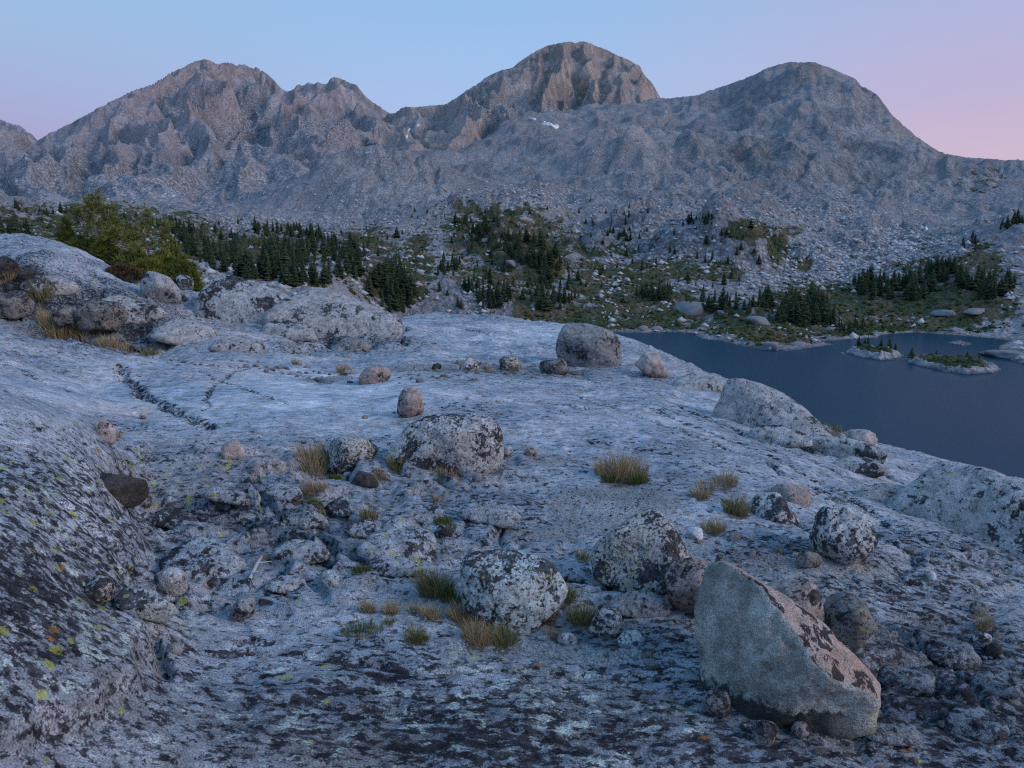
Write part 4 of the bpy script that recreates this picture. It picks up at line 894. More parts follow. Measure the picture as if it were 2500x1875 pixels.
boulder('boulder', [(964, 1011), (967, 983), (976, 956), (998, 937), (1016, 938), (1028, 952), (1035, 983), (1040, 1002), (1025, 1015), (1003, 1026), (976, 1024)], RM['pink'], 'egg-shaped rosy boulder standing on end behind the biggest middle boulder', p=8)
boulder('boulder', [(876, 916), (894, 895), (926, 888), (953, 898), (964, 913), (962, 929), (940, 937), (890, 936), (874, 927)], RM['pink'], 'round rosy boulder in the line of rubble on the far slab', p=8)
OL = [(1358, 839), (1365, 807), (1383, 787), (1405, 784), (1446, 796), (1496, 809), (1516, 825), (1520, 848), (1518, 888), (1500, 902), (1459, 907), (1405, 895), (1378, 870)]
boulder('boulder', OL, RM['grey'], 'big smooth grey boulder on the skyline of the slab above the lake', p=12, sub=5, rough=0.7, faces=[(0.1, -0.5, 62), (-0.7, 0, 70), (0.35, 0.45, 58), (-0.2, 0.6, 64)], depth=12.4)
boulder('boulder', [(1548, 888), (1573, 861), (1591, 851), (1604, 859), (1618, 884), (1634, 916), (1622, 926), (1586, 926), (1559, 909)], RM['rosy'], 'cracked pale rosy boulder right of the big smooth grey boulder', p=20, rough=1.3)
boulder('boulder', [(1305, 885), (1345, 880), (1390, 873), (1404, 890), (1402, 908), (1378, 915), (1335, 908)], RM['darkspeck'], 'low dark boulder at the left foot of the big smooth grey boulder', p=12)
boulder('boulder', [(1209, 888), (1220, 874), (1245, 867), (1266, 872), (1272, 894), (1250, 905), (1215, 900)], RM['speck'], 'brown speckled boulder with dry grass, fourth from the big grey boulder leftward', p=10, sub=4)
boulder('boulder', [(1120, 900), (1128, 882), (1145, 872), (1165, 880), (1170, 897), (1150, 906), (1125, 907)], RM['white'], 'small white boulder with a dark cap in the far rubble line', p=10)
boulder('boulder', [(1053, 897), (1060, 888), (1072, 886), (1079, 893), (1078, 902), (1060, 903)], RM['dark'], 'small dark brown round stone in the far rubble line', cat='stone', sub=3)
boulder('boulder', [(222, 1169), (244, 1153), (275, 1156), (358, 1172), (362, 1188), (345, 1210), (329, 1223), (304, 1228), (278, 1210), (241, 1185)], RM['dark'], 'dark angular slab of rock wedged at the foot of the left bank', p=26, rough=0.6, faces=[(0.1, -1.2, 40), (-0.3, .5, 34)])
boulder('boulder', [(325, 1225), (345, 1210), (375, 1210), (372, 1230), (345, 1237), (328, 1234)], RM['darkspeck'], 'small lichen-spotted stone below the dark angular slab', cat='stone', sub=3)
boulder('boulder', [(536, 1103), (540, 1077), (570, 1071), (592, 1080), (598, 1096), (592, 1115), (570, 1119), (541, 1117)], RM['rosy'], 'lone pale blocky stone with a rusty stain on the smooth slab', cat='stone', p=10)
boulder('boulder', [(338, 1013), (343, 1006), (352, 1006), (360, 1013), (357, 1022), (348, 1024), (340, 1020)], RM['rosy'], 'small round rosy stone alone on the smooth left slab', cat='stone', sub=3, p=6, rough=.5)
boulder('boulder', [(228, 1035), (245, 1020), (262, 1022), (275, 1042), (287, 1055), (272, 1077), (250, 1068), (232, 1055)], RM['rosy'], 'rosy angular block beside the crest of the left bank', p=20, sub=4)
boulder('boulder', [(285, 1445), (304, 1431), (348, 1435), (396, 1458), (437, 1483), (424, 1508), (396, 1527), (364, 1518), (316, 1502), (278, 1477)], RM['bluewhite'], 'long wedge of pale rock over a dark slot on the lower left bank', p=14, faces=[(0.1, -0.8, 40), (0, .9, 42)], sink=0)
boulder('boulder', [(206, 1423), (222, 1397), (259, 1401), (285, 1423), (278, 1467), (247, 1473), (222, 1454)], RM['speck'], 'knobbly grey rock at the upper end of the long wedge', p=10)
boulder('boulder', [(554, 1505), (566, 1477), (601, 1451), (633, 1454), (636, 1470), (620, 1492), (585, 1515), (563, 1515)], RM['grey'], 'tilted oval stone lying in a hollow of the near slab', cat='stone', p=8)
boulder('boulder', [(404, 1588), (412, 1574), (440, 1567), (452, 1573), (450, 1585), (428, 1595), (410, 1596)], RM['grey'], 'small rounded stone lodged in the crack of the lower left bank', cat='stone', sub=3)
boulder('boulder', [(1439, 1527), (1459, 1489), (1485, 1481), (1516, 1492), (1532, 1515), (1523, 1543), (1497, 1556), (1463, 1550)], RM['speck'], 'rounded lichen-covered stone right of the grassy pale boulder', p=9, cat='stone')
boulder('boulder', [(1713, 1708), (1738, 1676), (1770, 1679), (1795, 1714), (1785, 1749), (1757, 1752), (1725, 1733)], RM['darkspeck'], 'black and white stone under the left foot of the large slanted boulder', cat='stone', p=9)
boulder('boulder', [(1828, 1761), (1863, 1755), (1901, 1768), (1908, 1787), (1892, 1812), (1873, 1820), (1838, 1810)], RM['darkspeck'], 'round stone with yellow lichen rim under the middle of the large slanted boulder', cat='stone', p=8)
boulder('boulder', [(1927, 1787), (1939, 1761), (1961, 1758), (1980, 1780), (1977, 1799), (1952, 1806), (1927, 1804)], RM['darkspeck'], 'smaller square stone with yellow lichen under the large slanted boulder', cat='stone', p=12)
boulder('boulder', [(1672, 1296), (1684, 1286), (1713, 1289), (1717, 1308), (1706, 1316), (1678, 1311)], RM['snowy'], 'small bright white block on the gravel behind the pyramid boulder', cat='stone', sub=3, p=16)
boulder('boulder', [(1944, 1356), (1958, 1343), (1996, 1349), (2009, 1368), (1996, 1387), (1952, 1388)], RM['darkspeck'], 'dark rounded stone in front of the three-boulder cluster', cat='stone', p=9)
boulder('boulder', [(855, 1168), (870, 1150), (905, 1155), (925, 1178), (926, 1190), (890, 1192), (865, 1185)], RM['dark'], 'dark slate-like stone tilted in front of the low mottled boulder', p=22, sub=4, cat='stone')
boulder('boulder', [(1148, 1168), (1155, 1153), (1170, 1150), (1182, 1162), (1178, 1177), (1158, 1178)], RM['grey'], 'small round stone in front of the biggest middle boulder', cat='stone', sub=3, p=7)
boulder('boulder', [(1222, 1110), (1228, 1090), (1240, 1083), (1252, 1095), (1256, 1112), (1245, 1119), (1228, 1117)], RM['white'], 'small white stone tucked against the right end of the biggest middle boulder', cat='stone', sub=3, p=8)
boulder('boulder', [(1280, 1102), (1288, 1092), (1302, 1092), (1313, 1105), (1310, 1114), (1288, 1114)], RM['pink'], 'small rosy stone on open slab right of the biggest middle boulder', cat='stone', sub=3)
boulder('boulder', [(715, 1265), (740, 1240), (790, 1255), (812, 1270), (790, 1285), (740, 1285)], RM['slab'], 'low rounded hump of rock among the ledges', p=8, sub=4)
boulder('boulder', [(885, 1325), (905, 1310), (940, 1312), (945, 1330), (920, 1338), (890, 1338)], RM['speck'], 'flat lichen-spotted stone among the ledges', sub=3, cat='stone')
boulder('boulder', [(1055, 1305), (1075, 1280), (1100, 1285), (1107, 1303), (1080, 1312)], RM['grey'], 'grey angular stone beside the green moss cushion', sub=3, cat='stone', p=20)
boulder('boulder', [(370, 1415), (378, 1385), (420, 1378), (455, 1395), (460, 1425), (440, 1452), (395, 1440)], RM['slab'], 'rounded hump of rock with yellow lichen across the gully from the left bank', p=8, sub=4)
boulder('boulder', [(1355, 1575), (1365, 1545), (1395, 1545), (1410, 1560), (1400, 1572), (1370, 1575)], RM['white'], 'white stone with a black blotch at the edge of the gravel', sub=3, cat='stone')
boulder('boulder', [(1475, 1590), (1520, 1540), (1560, 1538), (1575, 1560), (1560, 1595), (1500, 1602)], RM['bluewhite'], 'flat pale slab below the rounded lichen-covered stone', sub=4, cat='stone', p=12, depth=3.35)
boulder('boulder', [(1562, 1595), (1570, 1583), (1590, 1583), (1594, 1595), (1590, 1606), (1565, 1605)], RM['darkspeck'], 'small stone with a bright yellow lichen patch', sub=3, cat='stone')
boulder('boulder', [(2255, 1400), (2263, 1393), (2278, 1394), (2290, 1405), (2287, 1415), (2260, 1414)], RM['snowy'], 'bright white stone alone on the right slab', sub=3, cat='stone')
boulder('boulder', [(2365, 1488), (2370, 1472), (2395, 1468), (2412, 1480), (2410, 1500), (2385, 1505)], RM['darkspeck'], 'dark stone topping the little heap with a grass sprig at right edge', sub=3, cat='stone')
boulder('boulder', [(2372, 1560), (2380, 1545), (2405, 1543), (2425, 1555), (2420, 1570), (2385, 1572)], RM['white'], 'pale stone below the grass sprig at right edge', sub=3, cat='stone')
boulder('boulder', [(2405, 1590), (2412, 1570), (2435, 1568), (2452, 1585), (2445, 1600), (2412, 1602)], RM['dark'], 'dark flat stone lowest of the little heap at right edge', sub=3, cat='stone')
boulder('boulder', [(2200, 1238), (2215, 1225), (2245, 1222), (2262, 1232), (2280, 1228), (2283, 1238), (2240, 1246)], RM['slab'], 'low broken stone pile on the right slab below the big end outcrop', sub=3, cat='stone')
# outcrops along the rim of the slab
def outcrop(o, mat, label, depth, **k):
    k.setdefault('p', 9); k.setdefault('sub', 5); k.setdefault('cshift', 0.75); k.setdefault('rough', 0.9); k.setdefault('sink', 1.3)
    return boulder('rock_outcrop', o, mat, label, cat='outcrop', depth=depth, **k)
outcrop([(328, 668), (342, 657), (373, 659), (408, 672), (430, 690), (452, 716), (470, 740), (421, 745), (364, 725), (335, 695)], RM['slab'], 'leaning grey rock at the right foot of the green pines', None, sub=4, thick=.7)
outcrop([(427, 680), (440, 668), (465, 675), (475, 690), (470, 712), (440, 712)], RM['slab'], 'small rock wedged right of the leaning grey rock', None, sub=4)
outcrop([(470, 685), (480, 668), (520, 663), (580, 668), (620, 680), (660, 695), (700, 710), (730, 728), (725, 750), (690, 775), (620, 790), (540, 785), (470, 750)], RM['slab'], 'broad humped outcrop right of the pines, speckled with black lichen', None, thick=.55, faces=[(0, -1.1, 60), (.2, -.3, 75), (-.6, -.3, 110), (.6, -.4, 110)])
outcrop([(640, 692), (700, 688), (760, 692), (820, 705), (880, 730), (940, 755), (988, 775), (985, 800), (900, 815), (840, 815), (780, 800), (700, 760)], RM['slabpink'], 'long whaleback outcrop sloping right towards the lake', None, thick=.6, faces=[(0, -1.3, 60), (.1, -.4, 75)])
outcrop([(1762, 918), (1800, 916), (1830, 928), (1870, 952), (1900, 963), (1935, 970), (1985, 1010), (2032, 1052), (2025, 1075), (1950, 1065), (1890, 1045), (1820, 985)], RM['slabpink'], 'uppermost ridge-like outcrop on the right rim above the lake', None, thick=.7, faces=[(-.3, -.9, 60), (.3, -.2, 70)])
outcrop([(1940, 1052), (2000, 1060), (2100, 1075), (2168, 1100), (2162, 1118), (2130, 1128), (2060, 1118), (1990, 1085)], RM['slab'], 'flat overhanging slab on the right rim', None, thick=.9, p=14, faces=[(0, -1.6, 40), (0.1, .3, 36)], sink=.35, sub=4)
outcrop([(2033, 1060), (2080, 1048), (2120, 1050), (2150, 1065), (2168, 1082), (2120, 1095), (2060, 1085)], RM['rosy'], 'small broken rosy rocks behind the overhanging slab on the right rim', None, p=16, sub=4, rough=1.5)
outcrop([(2160, 1105), (2180, 1082), (2250, 1095), (2350, 1130), (2450, 1155), (2600, 1205), (2680, 1290), (2560, 1330), (2430, 1310), (2330, 1250), (2240, 1200), (2175, 1150)], RM['slabpink'], 'large bulging spotted outcrop at the right edge above the lake', None, thick=.6, faces=[(0.35, -1.0, 95), (.2, -.15, 100), (-.5, -.5, 150)])
def ledge(cx, cy, w, h, label, seed, mat='ledge'):
    rs = np.random.RandomState(seed); n = 11; o = []
    for i in range(n):
        a = 2 * math.pi * i / n; r = rs.uniform(.82, 1.12); o.append((cx + .5 * w * r * math.cos(a), cy + .5 * h * r * math.sin(a) + .12 * (cx - 700) / 700 * w * 0 + .16 * h * math.cos(a)))
    return boulder('rock_ledge', o, RM[mat], label, cat='rock', p=16, sub=4, rough=1.5, sink=.35, thick=.9, cshift=.5, faces=[(.1, -1.5, .42 * h), (rs.uniform(-.4, .4), -.3, .5 * h), (-.5, .1, .6 * w), (.5, .1, .6 * w)])
for i, a in enumerate([(850, 1232, 110, 40, 'low ledge right of the small brown tuft'), (1048, 1250, 96, 48, 'ledge behind the bright green moss cushion'), (985, 1325, 190, 90, 'broad sloping ledge left of the pale crusted boulder'), (730, 1343, 140, 52, 'long low ledge in the middle of the broken rock'), (950, 1378, 200, 44, 'ledge lip above the leafy plant'), (808, 1407, 50, 46, 'yellow-spotted knob left of the leafy plant'),
                       (500, 1368, 240, 120, 'biggest rounded hump across the gully from the left bank'), (625, 1258, 130, 46, 'flat ledge above the long low ledge'), (560, 1200, 160, 46, 'ledge right of the dark angular slab'), (690, 1196, 90, 38, 'small ledge below the tall straw tuft'), (1185, 1245, 150, 56, 'smooth ledge left of the gravel patch'), (695, 1423, 140, 44, 'ledge at the lower edge of the broken rock'), (420, 1262, 120, 50, 'ledge on the gully floor below the dark angular slab'), (880, 1285, 90, 40, 'narrow ledge beside the olive tuft'),
                       (2210, 1655, 150, 66, 'rough rock step right of the large slanted boulder'), (2330, 1590, 130, 60, 'rough rock step below the little heap at right edge'), (2380, 1760, 170, 70, 'rough rock step in the lower right corner'), (2180, 1780, 150, 60, 'rough rock step below the end of the large slanted boulder'), (2440, 1660, 120, 60, 'rough rock step at the right edge'), (1560, 1470, 190, 60, 'flat rock sheet between the pyramid boulder and the gravelly strip'), (1400, 1395, 110, 36, 'low rock left of the pyramid boulder'),
                       (250, 820, 130, 40, 'broken ledge at the back of the left hollow'), (370, 838, 110, 36, 'dark ledge under the overhang of the left slab'), (860, 838, 170, 30, 'layered dark ledge at the foot of the far slab'),
                       (440, 806, 230, 56, 'rosy sheet of rock overhanging the dark recess on the left slab'), (575, 838, 220, 40, 'long pale sheet below the overhanging rosy sheet'), (300, 752, 190, 60, 'bulging layer of the left slab above the dark boulder'), (120, 690, 170, 46, 'layer of the left slab beside the dark rocks'), (690, 800, 190, 44, 'low layer in front of the whaleback outcrop'), (760, 850, 150, 30, 'thin layer at the edge of the nook'),
                       (1700, 930, 180, 46, 'narrow layer on the right rim below the cracked rosy boulder'), (1880, 1060, 220, 50, 'long layer stepping down the right rim'), (2090, 1135, 190, 44, 'layer on the right rim below the overhanging slab'), (2170, 1200, 200, 50, 'layer at the left foot of the large bulging outcrop')]):
    ledge(*a, 700 + i, mat='slabpink' if i >= 24 else 'ledgedark' if a[0] > 2100 or a[1] < 900 or i == 19 else 'ledge')
# dark broken rocks in the hollow at far left
for o_, lb in (([(-25, 640), (10, 622), (45, 645), (55, 665), (0, 675)], 'dark rock at the left edge below the slab crest'),
               ([(42, 668), (70, 655), (97, 668), (85, 686), (50, 688)], 'dark flat-topped rock beside the left-edge rock'),
               ([(-5, 700), (40, 675), (82, 690), (75, 712), (20, 715)], 'broad dark rock below the flat-topped one, far left'),
               ([(80, 680), (105, 670), (128, 685), (112, 705), (82, 700)], 'dark overhanging rock, rightmost of the far-left dark rocks')):
    boulder('boulder', o_, RM['dark'], lb, p=34, sub=4, rough=1.7, depth=14.6, faces=[(.2, -1.4, 22), (-.3, .3, 18), (.6, .2, 22)])
for o_, lb in (([(-20, 720), (50, 708), (75, 728), (65, 760), (-10, 770)], 'yellow-spotted dark boulder above the dry grass at far left'),
               ([(130, 765), (150, 745), (185, 752), (190, 775), (150, 790)], 'pale grey block in the grassy hollow at left'),
               ([(185, 760), (220, 728), (280, 735), (310, 760), (280, 795), (200, 790)], 'dark lichen-crusted boulder in the grassy hollow at left'),
               ([(-10, 805), (10, 790), (50, 805), (65, 818), (20, 822)], 'low yellow-spotted rock behind the second rim, left edge')):
    boulder('boulder', o_, RM['darkspeck'], lb, p=28, sub=4, rough=1.6, depth=13.2, faces=[(.2, -1.2, 26), (-.4, .2, 24), (.5, .3, 26)])

# ------------------------------------------------------------------ small stones (shared shapes)
STONE_ME = []
for k in range(10):
    rs = np.random.RandomState(100 + k); D, F = ICO[3]
    pl = []
    for i in range(15):
        v = rs.normal(size=3); v /= np.linalg.norm(v); pl.append((v, rs.uniform(.62, 1.0)))
    pl += [((0, 0, 1), .62), ((0, 0, -1), .6)]
    V = rough_up(D * rock_shape(D, pl, 16)[:, None], 1.0, 200 + k, 1.0)
    STONE_ME.append((V, F))
SMATS = ['white', 'speck', 'pink', 'grey', 'darkspeck', 'slab', 'grey', 'bluewhite']
STONE_CACHE = {}
def stone(px, py, w, label, group, mat=None, k=None, hr=None, name='stone'):
    rs = np.random.RandomState(int(px * 13 + py * 7) % 99991)
    h = fg_hit(px, py); k = rs.randint(10) if k is None else k; mat = mat or SMATS[rs.randint(len(SMATS))]
    key = (k, mat)
    if key not in STONE_CACHE:
        me = mesh_arrays('stone', STONE_ME[k][0], STONE_ME[k][1], True); me.materials.append(RM[mat]); STONE_CACHE[key] = me
    o = obj(name, STONE_CACHE[key], None, label=label, cat='stone', group=group)
    r = 0.5 * w * h[1] / FPX; hz = r * (hr or rs.uniform(.6, 1.0))
    o.location = h + np.array([0, r * .5, hz * .35]); o.scale = (r * 1.08, r * rs.uniform(.8, 1.15), hz); o.rotation_euler = (rs.uniform(-.3, .3), rs.uniform(-.3, .3), rs.uniform(0, 6.3))
    return o
def single_out(obs, pl, label):
    if len(obs) < 6: return
    w = [q[2] for q in pl]; x = [q[0] for q in pl]; y = [q[1] for q in pl]; used = set()
    for key, word in ((sorted(range(len(w)), key=lambda i: -w[i]), 'largest'), (sorted(range(len(w)), key=lambda i: x[i]), 'leftmost'), (sorted(range(len(w)), key=lambda i: -x[i]), 'rightmost'), (sorted(range(len(w)), key=lambda i: -y[i]), 'nearest')):
        i = next(k for k in key if k not in used); used.add(i); obs[i]['label'] = word + ' ' + label
def scatter(n, poly, wr, label, group, mats=None, seed=0):
    rs = np.random.RandomState(seed); p = np.array(poly, float); x0, y0 = p.min(0); x1, y1 = p.max(0); c = 0; placed = []; obs = []
    for _ in range(n * 30):
        if c >= n: break
        x = rs.uniform(x0, x1); y = rs.uniform(y0, y1); d, ins = polydist(np.array([x]), np.array([y]), poly)
        if not ins[0]: continue
        w = wr[0] + (wr[1] - wr[0]) * rs.uniform() ** 2.2
        if any(abs(x - a) < .5 * (w + c_) and abs(y - b) < .4 * (w + c_) for a, b, c_ in placed): continue
        placed.append((x, y, w)); obs.append(stone(x, y, w, label, group, mats[rs.randint(len(mats))] if mats else None)); c += 1
    single_out(obs, placed, label)
scatter(26, [(560, 880), (640, 885), (870, 905), (870, 935), (800, 938), (700, 918), (560, 896)], (9, 34), 'small loose stone in the crack line left of the round rosy boulder', 'stones in the crack line', seed=1)
scatter(34, [(965, 905), (1120, 890), (1330, 895), (1420, 915), (1400, 925), (1100, 930), (965, 940)], (9, 32), 'small loose stone in the far rubble line left of the big smooth grey boulder', 'stones in the far rubble line', seed=2)
scatter(12, [(940, 985), (1120, 965), (1480, 1010), (1470, 1030), (1240, 1000), (900, 1070), (780, 1060)], (8, 20), 'pebble lying loose on the open middle slab', 'pebbles on the middle slab', seed=3)
scatter(26, [(1700, 1320), (1960, 1315), (1960, 1390), (1900, 1405), (1740, 1390), (1690, 1350)], (12, 38), 'stone in the rubble at the foot of the three-boulder cluster', 'stones at the foot of the cluster', seed=4)
scatter(16, [(2000, 1200), (2060, 1190), (2090, 1225), (2010, 1225)], (12, 30), 'broken stone of the little heap behind the three-boulder cluster', 'stones behind the cluster', ['grey', 'speck', 'darkspeck'], seed=5)
scatter(26, [(2200, 1345), (2480, 1330), (2500, 1440), (2250, 1430)], (10, 30), 'stone scattered on the right slab below the bulging outcrop', 'stones on the right slab', ['grey', 'darkspeck', 'speck', 'slab'], seed=6)
scatter(10, [(2360, 1500), (2440, 1500), (2470, 1620), (2370, 1615)], (14, 34), 'stone of the little heap around the grass sprig at right edge', 'stones of the grass sprig heap', ['grey', 'darkspeck', 'slab'], seed=7)
scatter(26, [(1420, 1545), (1680, 1520), (1700, 1630), (1500, 1640), (1320, 1620)], (10, 36), 'stone in the gravelly strip left of the large slanted boulder', 'stones in the gravelly strip', ['grey', 'bluewhite', 'darkspeck', 'speck'], seed=8)
scatter(18, [(1900, 1830), (2130, 1760), (2400, 1640), (2500, 1700), (2450, 1860), (2000, 1870)], (10, 34), 'stone on the dark near slab at the lower right corner', 'stones at the lower right corner', ['darkspeck', 'grey', 'pinkdark', 'slab'], seed=9)
scatter(14, [(600, 1170), (760, 1150), (950, 1190), (1100, 1260), (900, 1300), (700, 1300)], (10, 30), 'stone caught among the ledges left of the pale crusted boulder', 'stones among the ledges', ['grey', 'speck', 'slab', 'bluewhite'], seed=10)
scatter(12, [(640, 800), (760, 800), (900, 850), (880, 880), (700, 850)], (10, 30), 'stone in the sheltered nook below the whaleback outcrop', 'stones in the nook', ['white', 'rosy', 'slab'], seed=11)
scatter(10, [(1150, 1130), (1330, 1110), (1360, 1180), (1180, 1190)], (9, 22), 'pebble near the gravel right of the biggest middle boulder', 'pebbles by the middle boulder', seed=12)
scatter(8, [(1200, 1860), (600, 1830), (300, 1700), (900, 1760)], (9, 18), 'pebble on the near slab along the lower edge', 'pebbles on the near slab', ['grey', 'slab'], seed=13)
scatter(10, [(120, 795), (300, 800), (350, 850), (250, 850), (120, 830)], (9, 26), 'stone half hidden in the dry grass of the left hollow', 'stones in the left hollow', ['darkspeck', 'slab'], seed=14)
# gravel: thousands of grains as one body
def gravel():
    rs = np.random.RandomState(40); D, F = ICO[2]; D2 = np.array([(1, 0, 0), (-1, 0, 0), (0, 1, 0), (0, -1, 0), (0, 0, 1), (0, 0, -1)], float)
    F2 = np.array([(0, 2, 4), (2, 1, 4), (1, 3, 4), (3, 0, 4), (2, 0, 5), (1, 2, 5), (3, 1, 5), (0, 3, 5)])
    n = 60000; x = rs.uniform(-2.5, 4.5, n); y = rs.uniform(2.2, 12, n)
    g = fg_sample(x, y, m_grit) + 0.25 * perlin(x * 3, y * 3, 9); keep = (g > 0.35) & (rs.uniform(size=n) < np.clip(g * 1.3, 0, 1)); x = x[keep][:9000]; y = y[keep][:9000]; n = len(x)
    z = fg_sample(x, y); r = 0.004 + 0.010 * rs.uniform(size=n) ** 3
    V = (D2[None] * rs.uniform(.6, 1.3, (n, 6, 1))) * r[:, None, None] * np.array([1, 1, .7])
    a = rs.uniform(0, 6.3, n); ca, sa = np.cos(a), np.sin(a)
    V = np.stack([V[..., 0] * ca[:, None] - V[..., 1] * sa[:, None], V[..., 0] * sa[:, None] + V[..., 1] * ca[:, None], V[..., 2]], -1)
    V += np.stack([x, y, z + r * .3], -1)[:, None]
    Fs = (F2[None] + 6 * np.arange(n)[:, None, None]).reshape(-1, 3)
    obj('gravel', mesh_arrays('gravel', V.reshape(-1, 3), Fs, False), RM['grey'], label='fine granite gravel in the hollows of the slab', cat='gravel', kind='stuff')
gravel()

# ================================================================== THINGS: plants on the slab
def plant_mat(name, c0, c1, sub=0.0):
    t = NT(name); r = t.attr('hue'); c = t.mix(r, c0, c1)
    if sub: c = t.mix(t.n('ShaderNodeObjectInfo').outputs['Random'], t.scalec(c, .7), t.mix(.25, t.scalec(c, 1.5), (.07, .06, .035)))
    t.put(t.b.inputs['Base Color'], c); t.b.inputs['Roughness'].default_value = 0.7
    return t.m
GRASS = [plant_mat('dry_grass', (0.46, 0.33, 0.19), (0.30, 0.22, 0.12)), plant_mat('mixed_grass', (0.40, 0.30, 0.16), (0.11, 0.13, 0.045)), plant_mat('green_moss_plants', (0.07, 0.095, 0.028), (0.17, 0.18, 0.05))]
def blades(rs, n, rx, ry, h, wid, lean=0.5, droop=0.5, short=0.4):
    a = rs.uniform(0, 2 * math.pi, n); r = np.sqrt(rs.uniform(0, 1, n)); bx = rx * r * np.cos(a); by = ry * r * np.sin(a)
    hh = h * rs.uniform(short, 1.0, n) * (1 - 0.45 * r ** 2); la = a + rs.normal(0, .7, n); ll = lean * (0.25 + r) * rs.uniform(.4, 1.3, n) * hh
    dx, dy = np.cos(la), np.sin(la); sx, sy = -dy, dx
    fa = rs.uniform(0, math.pi, n); sx, sy = np.cos(fa), np.sin(fa)
    V = np.zeros((n, 5, 3)); w = wid * rs.uniform(.6, 1.3, n)
    m = 0.55
    for k, (t_, ws) in enumerate(((0, 1), (0, -1), (m, .75), (m, -.75), (1, 0))):
        out = ll * (t_ ** 1.6); zz = hh * (t_ - droop * 0.28 * t_ ** 2.5)
        V[:, k, 0] = bx + dx * out + sx * w * ws; V[:, k, 1] = by + dy * out + sy * w * ws; V[:, k, 2] = zz
    F = np.array([(0, 1, 3), (0, 3, 2), (2, 3, 4)])
    return V, F
def tuft(px, py, wpx, hpx, kind, label, n=None, name='grass_tuft', cat='grass', seed=None):
    rs = np.random.RandomState(int(px * 7 + py * 3) % 99991 if seed is None else seed); c = fg_hit(px, py); k = c[1] / FPX
    rx = .5 * wpx * k; h = hpx * k * 1.35; n = n or int(np.clip(wpx * hpx * .10, 80, 900))
    V, F = blades(rs, n, rx, rx * .75, h, max(.0010, .00036 * c[1]), lean=.55 if kind < 2 else .35, droop=.6, short=.35 if kind < 2 else .2)
    bx = V[:, 0, 0] + c[0]; by = V[:, 0, 1] + c[1] + rx * .5
    V[:, :, 2] += (fg_sample(bx, by) - c[2])[:, None] - 0.004; V[:, :, 1] += rx * .5
    hue = np.repeat(rs.uniform(0, 1, n) ** (.8 if kind == 1 else 1.0), 5)
    Fs = (F[None] + 5 * np.arange(n)[:, None, None]).reshape(-1, 3)
    return obj(name, mesh_arrays(name, V.reshape(-1, 3), Fs, False, dict(hue=hue)), GRASS[kind], label=label, cat=cat, group='grass tufts on the slab' if kind < 2 else None, loc=c)
